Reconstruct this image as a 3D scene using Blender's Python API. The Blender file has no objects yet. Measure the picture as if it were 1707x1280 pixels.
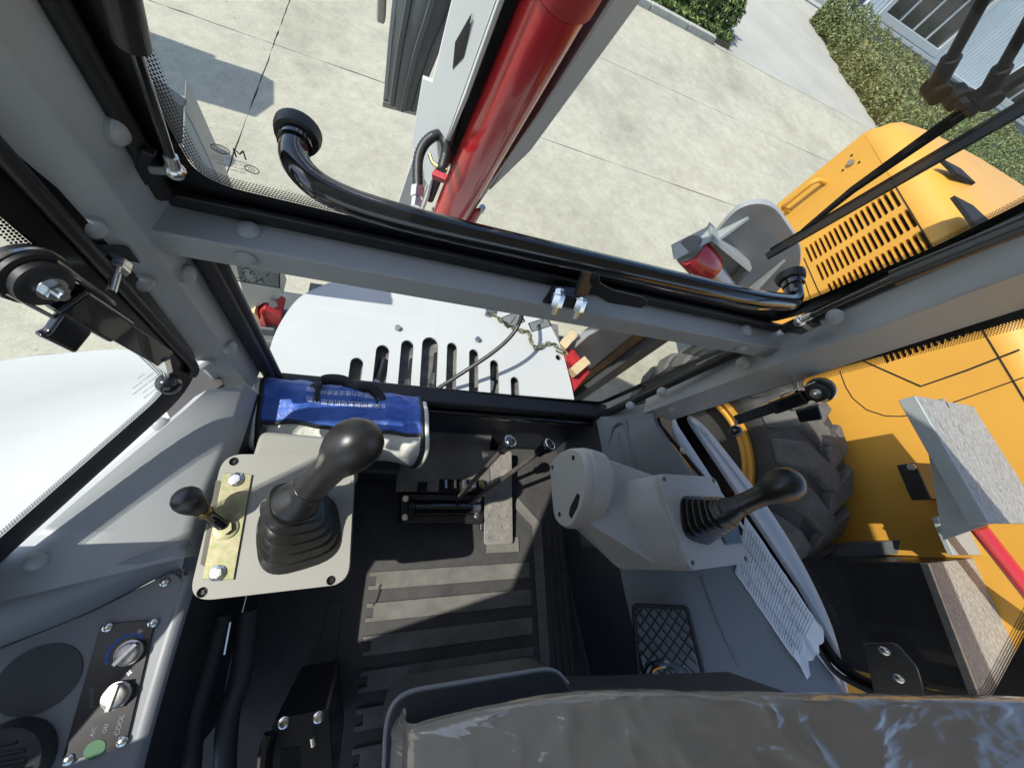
import bpy, math, random
from mathutils import Vector as V, Matrix
from mathutils.geometry import tessellate_polygon
random.seed(7)
S = bpy.context.scene
COL = S.collection

# ------------------------------------------------------------------ camera
# rows of M: the camera's right / down / forward axes written in the cab's X (right), Y (ahead), Z (up)
M = Matrix(((0.93817, -0.03731, 0.34415), (0.10001, -0.92256, -0.37266), (0.33141, 0.38404, -0.86179)))
F, CX, CY = 618.14, 853.5, 640.0
cam = bpy.data.cameras.new('camera')
camo = bpy.data.objects.new('camera', cam)
COL.objects.link(camo)
camo.matrix_world = (M.transposed() @ Matrix.Diagonal((1, -1, -1))).to_4x4()
cam.sensor_width = 36.0
cam.lens = 36.0 * F / 1707.0
cam.clip_start = 0.01
cam.clip_end = 500
S.camera = camo

# ------------------------------------------------------------------ light
LIGHT = V((0.73, 0.03, -1.0)).normalized()          # the way sunlight travels: from the left, 53 degrees up
elev = math.asin(-LIGHT.z)
W = bpy.data.worlds.new('World')
S.world = W
W.use_nodes = True
wn = W.node_tree.nodes
sky = wn.new('ShaderNodeTexSky')
sky.sky_type = 'NISHITA'
sky.sun_disc = False
sky.sun_elevation = elev
sky.sun_rotation = math.atan2(-LIGHT.x, -LIGHT.y)
wn['Background'].inputs['Strength'].default_value = 0.15
W.node_tree.links.new(sky.outputs[0], wn['Background'].inputs['Color'])
sun = bpy.data.lights.new('sun', 'SUN')
sun.energy = 3.3
sun.angle = math.radians(0.53)
sun.color = (1.0, 0.955, 0.88)
suno = bpy.data.objects.new('sun', sun)
COL.objects.link(suno)
suno.rotation_euler = (-LIGHT).to_track_quat('Z', 'Y').to_euler()
S.view_settings.view_transform = 'Standard'
S.view_settings.look = 'None'
S.view_settings.exposure = 0.88
S.view_settings.gamma = 1.0
S.cycles.max_bounces = 10
S.cycles.transparent_max_bounces = 24
S.cycles.caustics_reflective = False
S.cycles.caustics_refractive = False
S.cycles.use_denoising = True

# ------------------------------------------------------------------ measuring helpers
FLOOR, GROUND = -1.45, -2.80                         # heights below the eye point
def ray(px, py):
    return M.transposed() @ V(((px - CX) / F, (py - CY) / F, 1.0))
def at(px, py, x=None, y=None, z=None, pl=None, dep=None):
    """Point of the place seen in that direction that lies on a given plane of the cab, machine or yard."""
    d = ray(px, py)
    if x is not None: return d * (x / d.x)
    if y is not None: return d * (y / d.y)
    if z is not None: return d * (z / d.z)
    if pl is not None: return d * (pl[0].dot(pl[1]) / d.dot(pl[1]))
    return d * dep
WL = (V((-.375, .257, -.9)), V((.851, -.525, 0)).normalized())     # left side window plane
WR = (V((.951, .359, -.9)), V((-.892, -.453, 0)).normalized())     # right side window plane

# ------------------------------------------------------------------ materials
MATS = {}
def mat(name, col, rough=.5, metal=0., var=.08, vscale=6., bump=0., bscale=200., coat=0., spec=.5, col2=None, fac=(.4, .6), sheen=0, aniso=0, detail=5):
    if name in MATS: return MATS[name]
    m = bpy.data.materials.new(name)
    m.use_nodes = True
    n, l = m.node_tree.nodes, m.node_tree.links
    b = n['Principled BSDF']
    b.inputs['Roughness'].default_value = rough
    b.inputs['Metallic'].default_value = metal
    b.inputs['Coat Weight'].default_value = coat
    b.inputs['Specular IOR Level'].default_value = spec
    b.inputs['Sheen Weight'].default_value = sheen
    tc = n.new('ShaderNodeTexCoord')
    nz = n.new('ShaderNodeTexNoise')
    nz.inputs['Scale'].default_value = vscale
    nz.inputs['Detail'].default_value = detail
    nz.inputs['Roughness'].default_value = .65
    l.new(tc.outputs['Object'], nz.inputs['Vector'])
    rp = n.new('ShaderNodeValToRGB')
    c2 = col2 or tuple(min(1, c * (1 + var)) for c in col)
    c1 = col if col2 else tuple(c * (1 - var) for c in col)
    rp.color_ramp.elements[0].color = (*c1, 1)
    rp.color_ramp.elements[1].color = (*c2, 1)
    rp.color_ramp.elements[0].position = fac[0] if col2 else .3
    rp.color_ramp.elements[1].position = fac[1] if col2 else .7
    l.new(nz.outputs['Fac'], rp.inputs['Fac'])
    l.new(rp.outputs['Color'], b.inputs['Base Color'])
    mr = n.new('ShaderNodeMapRange')
    mr.inputs['To Min'].default_value = max(.02, rough - .07)
    mr.inputs['To Max'].default_value = min(1, rough + .09)
    n2 = n.new('ShaderNodeTexNoise')
    n2.inputs['Scale'].default_value = vscale * 3.1
    n2.inputs['Detail'].default_value = 4
    l.new(tc.outputs['Object'], n2.inputs['Vector'])
    l.new(n2.outputs['Fac'], mr.inputs['Value'])
    l.new(mr.outputs[0], b.inputs['Roughness'])
    if bump:
        n3 = n.new('ShaderNodeTexNoise')
        n3.inputs['Scale'].default_value = bscale
        n3.inputs['Detail'].default_value = 3
        l.new(tc.outputs['Object'], n3.inputs['Vector'])
        bp = n.new('ShaderNodeBump')
        bp.inputs['Strength'].default_value = bump
        bp.inputs['Distance'].default_value = .3 / bscale
        l.new(n3.outputs['Fac'], bp.inputs['Height'])
        l.new(bp.outputs[0], b.inputs['Normal'])
    MATS[name] = m
    return m

grey = mat('cab_grey_paint', (.335, .345, .340), .38, var=.05, vscale=3, bump=.12, bscale=420)
greyL = mat('panel_grey_paint', (.32, .335, .338), .36, var=.04, vscale=3, bump=.12, bscale=420)
plas = mat('console_beige_plastic', (.255, .252, .222), .55, var=.04, vscale=4, bump=.3, bscale=900)
plasg = mat('console_grey_plastic', (.40, .395, .37), .55, var=.05, vscale=4, bump=.3, bscale=900)
trimd = mat('dark_trim_plastic', (.035, .038, .042), .5, var=.15, vscale=8, bump=.25, bscale=700)
trimg = mat('trim_grey_plastic', (.20, .212, .225), .45, var=.05, vscale=4, bump=.2, bscale=800)
wallc = mat('footwell_dark_paint', (.030, .036, .046), .42, var=.2, vscale=5, bump=.1, bscale=300)
rub = mat('black_rubber', (.012, .012, .013), .45, var=.2, vscale=20, bump=.1, bscale=300)
boot = mat('bellows_rubber', (.013, .013, .012), .30, var=.25, vscale=25)
grip = mat('grip_plastic', (.016, .016, .016), .33, var=.15, vscale=20, bump=.6, bscale=900)
dull = mat('dull_black_steel', (.006, .006, .007), .6, var=.25, vscale=25, spec=.12)
gloss = mat('gloss_black_paint', (.008, .009, .011), .12, var=.2, vscale=10, coat=.6)
satin = mat('satin_black_steel', (.014, .014, .015), .3, var=.25, vscale=25, bump=.1, bscale=250)
blkfrit = mat('black_frit_print', (.004, .004, .005), .22, var=.1)
chrome = mat('bright_zinc', (.72, .72, .70), .22, metal=1, var=.12, vscale=60)
steel = mat('grey_steel', (.42, .42, .41), .36, metal=1, var=.15, vscale=40)
zinc = mat('yellow_zinc_plate', (.17, .20, .075), .42, metal=.45, col2=(.30, .25, .17), fac=(.35, .65), vscale=60, bump=.25, bscale=500)
brass = mat('brass', (.55, .42, .18), .3, metal=1)
mribm = mat('dusty_mat_rib', (.085, .082, .074), .7, col2=(.175, .168, .150), fac=(.25, .8), vscale=16, bump=.9, bscale=500, detail=10)
matm = mat('rubber_floor_mat', (.026, .026, .026), .6, col2=(.060, .058, .054), fac=(.25, .8), vscale=14, bump=.8, bscale=420, detail=9)
pedm = mat('pedal_plate', (.24, .228, .205), .42, metal=.25, var=.25, vscale=30, bump=.35, bscale=120)
white = mat('white_machine_paint', (.455, .475, .468), .62, var=.05, vscale=2.5, spec=.25, bump=.015, bscale=60)
whited = mat('white_boom_paint', (.50, .505, .49), .35, var=.05, vscale=6)
red = mat('red_machine_paint', (.42, .018, .022), .22, var=.06, vscale=6, coat=.5)
redd = mat('dusty_red_paint', (.36, .022, .026), .5, var=.3, vscale=20)
dgrey = mat('charcoal_machine_paint', (.085, .092, .095), .42, var=.12, vscale=7, bump=.08, bscale=80)
mgrey = mat('grey_machine_paint', (.27, .29, .29), .38, var=.1, vscale=7, bump=.06, bscale=80)
tan = mat('tan_nylon_block', (.55, .43, .25), .5, var=.12, vscale=20)
rusty = mat('brown_primer_steel', (.20, .115, .05), .5, var=.3, vscale=12)
yel = mat('yellow_machine_paint', (.565, .285, .040), .45, var=.06, vscale=1.3, coat=.05)
tyrem = mat('tyre_rubber', (.026, .026, .027), .68, col2=(.055, .052, .047), fac=(.42, .78), vscale=5, bump=.5, bscale=60)
treadm = mat('dusty_tread', (.085, .082, .076), .75, var=.3, vscale=14, bump=.5, bscale=60)
dark = mat('dark_void', (.006, .006, .007), .8)
paperm = mat('paper', (.72, .74, .77), .7, var=.03, vscale=30)
ink = mat('black_ink', (.015, .015, .02), .6)
inkg = mat('grey_ink', (.16, .17, .19), .6)
inkw = mat('white_ink', (.75, .78, .82), .6)
bluef = mat('blue_nylon', (.030, .100, .40), .5, var=.2, vscale=18, bump=.8, bscale=38, sheen=.3)
whitef = mat('cream_canvas', (.66, .67, .60), .7, var=.06, vscale=12, bump=.4, bscale=60)
webb = mat('black_webbing', (.012, .013, .014), .6, var=.2, bump=.5, bscale=700)
conc_k = mat('kerb_concrete', (.34, .335, .30), .85, var=.2, vscale=5, bump=.5, bscale=60)
clad = mat('white_cladding', (.70, .73, .74), .45, var=.03, vscale=1)
pale = mat('pale_door_paint', (.50, .57, .58), .5, var=.04, vscale=1)
plinth = mat('grey_plinth_render', (.19, .215, .25), .8, var=.1, vscale=2, bump=.3, bscale=20)
alu = mat('aluminium_frame', (.62, .64, .64), .4, metal=.3, var=.04)

def nodemat(name):
    m = bpy.data.materials.new(name)
    m.use_nodes = True
    return m, m.node_tree.nodes, m.node_tree.links

def glassmat(name, tint=(.93, .95, .94), refl=.9):
    m, n, l = nodemat(name)
    n.remove(n['Principled BSDF'])
    t = n.new('ShaderNodeBsdfTransparent'); t.inputs[0].default_value = (*tint, 1)
    g = n.new('ShaderNodeBsdfGlossy'); g.inputs['Roughness'].default_value = .01
    fr = n.new('ShaderNodeFresnel'); fr.inputs[0].default_value = 1.45
    mu = n.new('ShaderNodeMath'); mu.operation = 'MULTIPLY'; mu.inputs[1].default_value = refl
    mx = n.new('ShaderNodeMixShader')
    l.new(fr.outputs[0], mu.inputs[0]); l.new(mu.outputs[0], mx.inputs[0])
    l.new(t.outputs[0], mx.inputs[1]); l.new(g.outputs[0], mx.inputs[2])
    l.new(mx.outputs[0], n['Material Output'].inputs[0])
    return m
glass = glassmat('cab_glass', tint=(.955, .965, .96), refl=.035)

def dotmat():
    m, n, l = nodemat('frit_dots')
    b = n['Principled BSDF']
    b.inputs['Base Color'].default_value = (.006, .006, .007, 1)
    b.inputs['Roughness'].default_value = .3
    uv = n.new('ShaderNodeUVMap'); sp = n.new('ShaderNodeSeparateXYZ')
    l.new(uv.outputs[0], sp.inputs[0])
    def mth(op, a, b=None, v=None):
        k = n.new('ShaderNodeMath'); k.operation = op
        l.new(a, k.inputs[0])
        if b is not None: l.new(b, k.inputs[1])
        if v is not None: k.inputs[1].default_value = v
        return k.outputs[0]
    P = .0037
    v = mth('DIVIDE', sp.outputs[1], v=P * .85)
    row = mth('FLOOR', v)
    odd = mth('MULTIPLY', mth('MODULO', row, v=2), v=.5)
    u = mth('ADD', mth('DIVIDE', sp.outputs[0], v=P), odd)
    fu = mth('SUBTRACT', mth('FRACT', u), v=.5)
    fv = mth('SUBTRACT', mth('FRACT', v), v=.5)
    r = mth('SQRT', mth('ADD', mth('MULTIPLY', fu, fu), mth('MULTIPLY', fv, fv)))
    lim = mth('ADD', mth('MULTIPLY', row, v=-.034), v=.47)
    on = mth('LESS_THAN', r, lim)
    t = n.new('ShaderNodeBsdfTransparent')
    mx = n.new('ShaderNodeMixShader')
    l.new(on, mx.inputs[0]); l.new(t.outputs[0], mx.inputs[1]); l.new(b.outputs[0], mx.inputs[2])
    l.new(mx.outputs[0], n['Material Output'].inputs[0])
    return m
dots = dotmat()

def concrete():
    m, n, l = nodemat('yard_concrete')
    b = n['Principled BSDF']; b.inputs['Roughness'].default_value = .85
    tc = n.new('ShaderNodeTexCoord')
    def noise(s, d, rg=.6, st=(1, 1, 1)):
        mp = n.new('ShaderNodeMapping'); mp.inputs['Scale'].default_value = st
        l.new(tc.outputs['Object'], mp.inputs[0])
        k = n.new('ShaderNodeTexNoise'); k.inputs['Scale'].default_value = s; k.inputs['Detail'].default_value = d; k.inputs['Roughness'].default_value = rg
        l.new(mp.outputs[0], k.inputs[0]); return k.outputs['Fac']
    def ramp(f, a, bb, p0=.3, p1=.7):
        r = n.new('ShaderNodeValToRGB'); r.color_ramp.elements[0].color = (*a, 1); r.color_ramp.elements[1].color = (*bb, 1)
        r.color_ramp.elements[0].position = p0; r.color_ramp.elements[1].position = p1
        l.new(f, r.inputs[0]); return r.outputs[0]
    def mul(a, b2, f=1.):
        k = n.new('ShaderNodeMix'); k.data_type = 'RGBA'; k.blend_type = 'MULTIPLY'; k.inputs[0].default_value = f
        l.new(a, k.inputs[6]); l.new(b2, k.inputs[7]); return k.outputs[2]
    base = ramp(noise(.55, 8), (.365, .352, .285), (.45, .433, .352))
    c = mul(base, ramp(noise(3.2, 8, .75), (.86, .86, .85), (1.06, 1.05, 1.03)))
    c = mul(c, ramp(noise(8, 7, .8), (.82, .82, .80), (1.08, 1.08, 1.06), .33, .67))
    c = mul(c, ramp(noise(60, 5, .8), (.78, .78, .77), (1.12, 1.12, 1.1), .3, .7))
    st = ramp(noise(.7, 5, .6, (1, .6, 1)), (.70, .69, .66), (1, 1, 1), .30, .48)
    c = mul(c, st, .8)
    sp_ = ramp(noise(26, 2, .5), (.55, .54, .50), (1, 1, 1), .26, .33)
    c = mul(c, sp_, .7)
    l.new(c, b.inputs['Base Color'])
    bp = n.new('ShaderNodeBump'); bp.inputs['Strength'].default_value = .5; bp.inputs['Distance'].default_value = .006
    l.new(noise(45, 6, .8), bp.inputs['Height']); l.new(bp.outputs[0], b.inputs['Normal'])
    return m
conc = concrete()

def checker():
    """aluminium tread plate: short raised bars in two directions"""
    m, n, l = nodemat('tread_plate')
    b = n['Principled BSDF']; b.inputs['Metallic'].default_value = .15; b.inputs['Roughness'].default_value = .55
    b.inputs['Base Color'].default_value = (.42, .40, .36, 1)
    tc = n.new('ShaderNodeTexCoord')
    br = n.new('ShaderNodeTexVoronoi'); br.inputs['Scale'].default_value = 62; br.inputs['Randomness'].default_value = .75
    mp = n.new('ShaderNodeMapping'); mp.inputs['Scale'].default_value = (1, .7, 1); mp.inputs['Rotation'].default_value = (0, 0, .6)
    l.new(tc.outputs['Object'], mp.inputs[0]); l.new(mp.outputs[0], br.inputs['Vector'])
    nz = n.new('ShaderNodeTexNoise'); nz.inputs['Scale'].default_value = 95; nz.inputs['Detail'].default_value = 6; nz.inputs['Distortion'].default_value = .8
    l.new(mp.outputs[0], nz.inputs[0])
    rp = n.new('ShaderNodeValToRGB'); rp.color_ramp.elements[0].color = (.22, .21, .185, 1); rp.color_ramp.elements[1].color = (.34, .325, .29, 1); rp.color_ramp.elements[0].position = .35; rp.color_ramp.elements[1].position = .62
    l.new(nz.outputs['Fac'], rp.inputs[0]); l.new(rp.outputs[0], b.inputs['Base Color'])
    bp = n.new('ShaderNodeBump'); bp.inputs['Strength'].default_value = .6; bp.inputs['Distance'].default_value = .004
    rr = n.new('ShaderNodeValToRGB'); rr.color_ramp.elements[0].position = .15; rr.color_ramp.elements[1].position = .55
    l.new(br.outputs['Distance'], rr.inputs[0]); l.new(rr.outputs[0], bp.inputs['Height']); l.new(bp.outputs[0], b.inputs['Normal'])
    return m
tread = checker()

def filmmat():
    """clear crinkled plastic film over charcoal seat cloth"""
    m, n, l = nodemat('wrapped_seat_cloth')
    b = n['Principled BSDF']
    b.inputs['Base Color'].default_value = (.050, .050, .054, 1)
    b.inputs['Roughness'].default_value = .5
    b.inputs['Coat Weight'].default_value = 1.
    b.inputs['Coat Roughness'].default_value = .09
    b.inputs['Coat IOR'].default_value = 1.6
    tc = n.new('ShaderNodeTexCoord')
    def noise(s, d, st, dist=.6):
        mp = n.new('ShaderNodeMapping'); mp.inputs['Scale'].default_value = st; mp.inputs['Rotation'].default_value = (0, 0, .35)
        l.new(tc.outputs['Object'], mp.inputs[0])
        k = n.new('ShaderNodeTexNoise'); k.inputs['Scale'].default_value = s; k.inputs['Detail'].default_value = d
        k.inputs['Distortion'].default_value = dist
        l.new(mp.outputs[0], k.inputs[0]); return k.outputs['Fac']
    a = n.new('ShaderNodeMath'); a.operation = 'ADD'
    l.new(noise(5.5, 2, (1, 2.6, 1), 2.2), a.inputs[0])
    m2 = n.new('ShaderNodeMath'); m2.operation = 'MULTIPLY'; m2.inputs[1].default_value = .35
    l.new(noise(15, 2, (.8, 2.4, 1), 1.6), m2.inputs[0]); l.new(m2.outputs[0], a.inputs[1])
    bp = n.new('ShaderNodeBump'); bp.inputs['Strength'].default_value = .32; bp.inputs['Distance'].default_value = .02
    l.new(a.outputs[0], bp.inputs['Height']); l.new(bp.outputs[0], b.inputs['Coat Normal'])
    rp = n.new('ShaderNodeValToRGB'); rp.color_ramp.elements[0].color = (.19, .170, .150, 1); rp.color_ramp.elements[1].color = (.27, .242, .213, 1)
    l.new(noise(5, 6, (1, 2, 1)), rp.inputs[0]); l.new(rp.outputs[0], b.inputs['Base Color'])
    return m
film = filmmat()

def leafmat(name, a, b_, c_):
    m, n, l = nodemat(name)
    b = n['Principled BSDF']; b.inputs['Roughness'].default_value = .5
    try: b.inputs['Transmission Weight'].default_value = 0
    except Exception: pass
    oi = n.new('ShaderNodeNewGeometry')
    rp = n.new('ShaderNodeValToRGB')
    rp.color_ramp.elements[0].color = (*a, 1); rp.color_ramp.elements[1].color = (*c_, 1)
    e = rp.color_ramp.elements.new(.55); e.color = (*b_, 1)
    l.new(oi.outputs['Random Per Island'], rp.inputs[0]); l.new(rp.outputs[0], b.inputs['Base Color'])
    return m
leaf_h = leafmat('hedge_leaves', (.035, .068, .018), (.105, .145, .045), (.26, .25, .09))
leaf_b = leafmat('bush_leaves', (.030, .060, .016), (.085, .13, .030), (.22, .26, .060))

# ------------------------------------------------------------------ geometry helpers
def join(*gs):
    v, f = [], []
    for gv, gf in gs:
        o = len(v); v += list(gv); f += [tuple(i + o for i in t) for t in gf]
    return v, f
def g_box(lo, hi):
    x0, y0, z0 = lo; x1, y1, z1 = hi
    v = [V(p) for p in ((x0,y0,z0),(x1,y0,z0),(x1,y1,z0),(x0,y1,z0),(x0,y0,z1),(x1,y0,z1),(x1,y1,z1),(x0,y1,z1))]
    return v, [(0,3,2,1),(4,5,6,7),(0,1,5,4),(1,2,6,5),(2,3,7,6),(3,0,4,7)]
def g_xf(g, mtx): return [mtx @ p for p in g[0]], g[1]
def frame(o, zdir, xdir=None):
    z = V(zdir).normalized()
    x = V(xdir) if xdir is not None else (V((1,0,0)) if abs(z.x) < .8 else V((0,1,0)))
    x = (x - z * x.dot(z)).normalized(); y = z.cross(x)
    return Matrix(((x.x,y.x,z.x,o[0]),(x.y,y.y,z.y,o[1]),(x.z,y.z,z.z,o[2]),(0,0,0,1)))
def g_bar(a, b, w, h, up=(0,0,1)):
    """square bar from a to b, w across, h along up"""
    a, b = V(a), V(b); L = (b - a).length
    mt = frame(a, b - a, up)
    return g_xf(g_box((-h/2, -w/2, 0), (h/2, w/2, L)), mt)
def g_prism(poly, vec):
    n = len(poly); vec = V(vec); v = [V(p) for p in poly] + [V(p) + vec for p in poly]
    nrm = sum(((v[i]).cross(v[(i+1) % n]) for i in range(n)), V())
    f = [tuple(range(n)), tuple(range(2*n-1, n-1, -1))] + [(i, i+n, (i+1) % n + n, (i+1) % n) for i in range(n)]
    if nrm.dot(vec) > 0: f = [t[::-1] for t in f]
    return v, f
def g_loft(rings, cap0=True, cap1=True, closed=True):
    n = len(rings[0]); v = [V(p) for r in rings for p in r]; f = []
    for i in range(len(rings) - 1):
        for j in range(n if closed else n - 1):
            k = (j + 1) % n
            f.append((i*n+j, i*n+k, (i+1)*n+k, (i+1)*n+j))
    if cap0: f.append(tuple(range(n-1, -1, -1)))
    if cap1: f.append(tuple((len(rings)-1)*n + j for j in range(n)))
    return v, f
def g_tube(pts, r, n=12, up=None):
    pts = [V(p) for p in pts]; rings = []; x = None
    for i, p in enumerate(pts):
        t = (pts[min(i+1, len(pts)-1)] - pts[max(i-1, 0)]).normalized()
        if x is None:
            x = t.orthogonal().normalized() if up is None else V(up)
        x = (x - t * x.dot(t)).normalized(); y = t.cross(x)
        rr = r[i] if isinstance(r, (list, tuple)) else r
        rings.append([p + (x * math.cos(2*math.pi*k/n) + y * math.sin(2*math.pi*k/n)) * rr for k in range(n)])
    return g_loft(rings)
def g_cyl(a, b, r0, r1=None, n=20): return g_tube([a, b], [r0, r0 if r1 is None else r1], n)
def g_ball(c, rx, ry=None, rz=None, n=20, m=12, mt=None):
    ry = ry or rx; rz = rz or rx; rings = []
    for i in range(1, m):
        t = math.pi * i / m
        rings.append([V((rx*math.sin(t)*math.cos(2*math.pi*k/n), ry*math.sin(t)*math.sin(2*math.pi*k/n), -rz*math.cos(t))) for k in range(n)])
    g = g_loft(rings)
    if mt is not None: return g_xf(g, mt)
    return g_xf(g, Matrix.Translation(V(c)))
def g_ring(mt, R, r, n=28, m=8, sx=1.0):
    rings = []
    for i in range(n):
        a = 2*math.pi*i/n
        rings.append([mt @ V(((R + r*math.cos(2*math.pi*k/m))*math.cos(a)*sx, (R + r*math.cos(2*math.pi*k/m))*math.sin(a), r*math.sin(2*math.pi*k/m))) for k in range(m)])
    rings.append(rings[0]); return g_loft(rings, False, False)
def smooth_path(pts, sub=8):
    pts = [V(p) for p in pts]; out = []
    for i in range(len(pts) - 1):
        p0, p1, p2, p3 = pts[max(i-1,0)], pts[i], pts[i+1], pts[min(i+2, len(pts)-1)]
        for k in range(sub):
            t = k / sub
            out.append(.5*((2*p1) + (p2-p0)*t + (2*p0-5*p1+4*p2-p3)*t*t + (3*p1-p0-3*p2+p3)*t**3))
    out.append(pts[-1]); return out
def rounded(pts, r, seg=5, closed=True):
    pts = [V(p) for p in pts]; n = len(pts); out = []
    for i in range(n):
        if not closed and i in (0, n-1): out.append(pts[i]); continue
        rr = r[i] if isinstance(r, (list, tuple)) else r
        p, a, b = pts[i], pts[i-1], pts[(i+1) % n]
        da, db = (a-p), (b-p); ra = min(rr, da.length*.48); rb = min(rr, db.length*.48)
        if rr <= 0: out.append(p); continue
        A, B = p + da.normalized()*ra, p + db.normalized()*rb
        for k in range(seg + 1):
            t = k/seg; out.append(A*(1-t)**2 + p*2*t*(1-t) + B*t*t)
    return out
def g_holed(outer, holes, vec):
    loops = [[V(p) for p in outer]] + [[V(p) for p in h] for h in holes]
    tris = tessellate_polygon(loops)
    top = [p for lp in loops for p in lp]; N = len(top); vec = V(vec)
    v = top + [p + vec for p in top]; f = []
    for t in tris:
        nn = (top[t[1]]-top[t[0]]).cross(top[t[2]]-top[t[0]])
        t = tuple(t) if nn.dot(vec) < 0 else tuple(t[::-1])
        f.append(t); f.append(tuple(i+N for i in t[::-1]))
    o = 0
    for lp in loops:
        n = len(lp)
        for i in range(n): f.append((o+i, o+(i+1) % n, o+(i+1) % n+N, o+i+N))
        o += n
    return v, f
def stadium(c, u, w, L, wd, seg=6):
    c, u, w = V(c), V(u).normalized(), V(w).normalized(); r = wd/2; h = L/2 - r; out = []
    for s, a0 in ((1, -90), (-1, 90)):
        for k in range(seg+1):
            a = math.radians(a0 + 180*k/seg)
            out.append(c + u*(s*h + r*math.cos(a)) + w*(r*math.sin(a)))
    return out

def mk(name, g, m, parent=None, smooth=35, bevel=0, seg=2, sub=0, uv=None):
    me = bpy.data.meshes.new(name)
    me.from_pydata([tuple(p) for p in g[0]], [], g[1])
    me.validate(); me.update()
    if smooth is not None:
        me.polygons.foreach_set('use_smooth', [True]*len(me.polygons))
        me.set_sharp_from_angle(angle=math.radians(smooth))
    me.materials.append(m)
    o = bpy.data.objects.new(name, me); COL.objects.link(o)
    put(o, parent)
    if bevel:
        b = o.modifiers.new('bevel', 'BEVEL'); b.width = bevel; b.segments = seg; b.limit_method = 'ANGLE'; b.angle_limit = math.radians(32)
        b.harden_normals = True
    if sub:
        s = o.modifiers.new('sub', 'SUBSURF'); s.levels = s.render_levels = sub
    return o
def put(o, parent):
    if parent is not None:
        o.parent = parent
        p = parent; off = V()
        if p.type == 'EMPTY': o.matrix_parent_inverse = Matrix.Translation(-p.location)
        elif p.get('_w'): o.matrix_parent_inverse = p.matrix_basis.inverted()
def thing(name, label, cat, loc=(0,0,0), group=None, kind=None):
    o = bpy.data.objects.new(name, None); o.empty_display_size = .05
    COL.objects.link(o); o.location = loc
    o['label'] = label; o['category'] = cat
    if group: o['group'] = group
    return o
def tag(o, label, cat, group=None):
    o['label'] = label; o['category'] = cat
    if group: o['group'] = group
    return o
def struct(o, label=None, cat=None):
    o['kind'] = 'structure'
    if label: o['label'] = label; o['category'] = cat
    return o
def inst(name, src, mt, parent):
    """a copy of a part that shares its mesh, placed by a matrix"""
    o = bpy.data.objects.new(name, src); COL.objects.link(o)
    put(o, parent); o.matrix_basis = mt
    return o
def mesh_of(name, g, m, smooth=40):
    me = bpy.data.meshes.new(name); me.from_pydata([tuple(p) for p in g[0]], [], g[1]); me.update()
    me.polygons.foreach_set('use_smooth', [True]*len(me.polygons)); me.set_sharp_from_angle(angle=math.radians(smooth))
    me.materials.append(m); return me

def strip(name, path, nrm, w0, w1, m, parent, uvs=False, closed=False, lift=0.):
    """flat print band on a pane: from w0 to w1 (metres, + is towards the clear side) beside a path"""
    n = V(nrm).normalized(); path = [V(p) for p in path]; N = len(path); v, uv, f = [], [], []; s = 0
    idx = list(range(N)) + ([0] if closed else [])
    for q, i in enumerate(idx):
        a = path[i-1] if (closed or i > 0) else path[i]
        b = path[(i+1) % N] if (closed or i < N-1) else path[i]
        t = (b - a).normalized(); off = n.cross(t)
        if q: s += (path[i] - path[idx[q-1]]).length
        v += [path[i] + off*w0 + n*lift, path[i] + off*w1 + n*lift]; uv += [(s, 0), (s, abs(w1-w0))]
    for q in range(len(idx)-1): f.append((2*q, 2*q+1, 2*q+3, 2*q+2))
    o = mk(name, (v, f), m, parent, smooth=None)
    if uvs:
        ul = o.data.uv_layers.new(name='UVMap')
        for lp in o.data.loops: ul.data[lp.index].uv = uv[lp.vertex_index]
    return o

def text_geo(body, size):
    cu = bpy.data.curves.new('t', 'FONT'); cu.body = body; cu.size = size; cu.align_x = 'CENTER'; cu.resolution_u = 2
    o = bpy.data.objects.new('t', cu); COL.objects.link(o)
    bpy.context.view_layer.update()
    me = bpy.data.meshes.new_from_object(o.evaluated_get(bpy.context.evaluated_depsgraph_get()))
    g = [v.co.copy() for v in me.vertices], [tuple(p.vertices) for p in me.polygons]
    bpy.data.objects.remove(o); bpy.data.curves.remove(cu); bpy.data.meshes.remove(me)
    return g


# ================================================================== YARD
gr = thing('ground', '', '', (0, 0, GROUND)); del gr['label']; del gr['category']; gr['kind'] = 'structure'
sub = mk('sub_base', g_box((-120, -120, GROUND-.3), (160, 160, GROUND-.02)), mat('joint_dirt', (.14, .13, .105), .9, var=.3, vscale=8), gr, smooth=None)
YJ = [-60, -30, -11.5, -6.0, -.62, 4.73, 7.35, 10.07]
XJ = [-60, -31, -21, -11.4, -6.4, -1.37, 13.8, 24, 40, 70]
jit = random.Random(3)
for i in range(len(YJ)-1):
    for j in range(len(XJ)-1):
        g = .005
        x0, x1, y0, y1 = XJ[j]+g, XJ[j+1]-g, YJ[i]+g, YJ[i+1]-g
        if y0 > 5 and x1 > -1: g2 = .004
        poly = []
        def edge(p, q, n):
            for k in range(n):
                t = k/n; w = jit.uniform(-.006, .006) if 0 < k else 0
                d = (V(q)-V(p)); nn = V((-d.y, d.x, 0)).normalized()
                poly.append(V(p).lerp(V(q), t) + nn*w)
        near = abs(x0) < 14 and abs(y0) < 13
        nn_ = 40 if near else 1
        edge((x0,y0,GROUND), (x1,y0,GROUND), nn_); edge((x1,y0,GROUND), (x1,y1,GROUND), nn_)
        edge((x1,y1,GROUND), (x0,y1,GROUND), nn_); edge((x0,y1,GROUND), (x0,y0,GROUND), nn_)
        mk('concrete_slab', g_prism(poly, (0, 0, -.019)), conc, gr, smooth=None)
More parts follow.
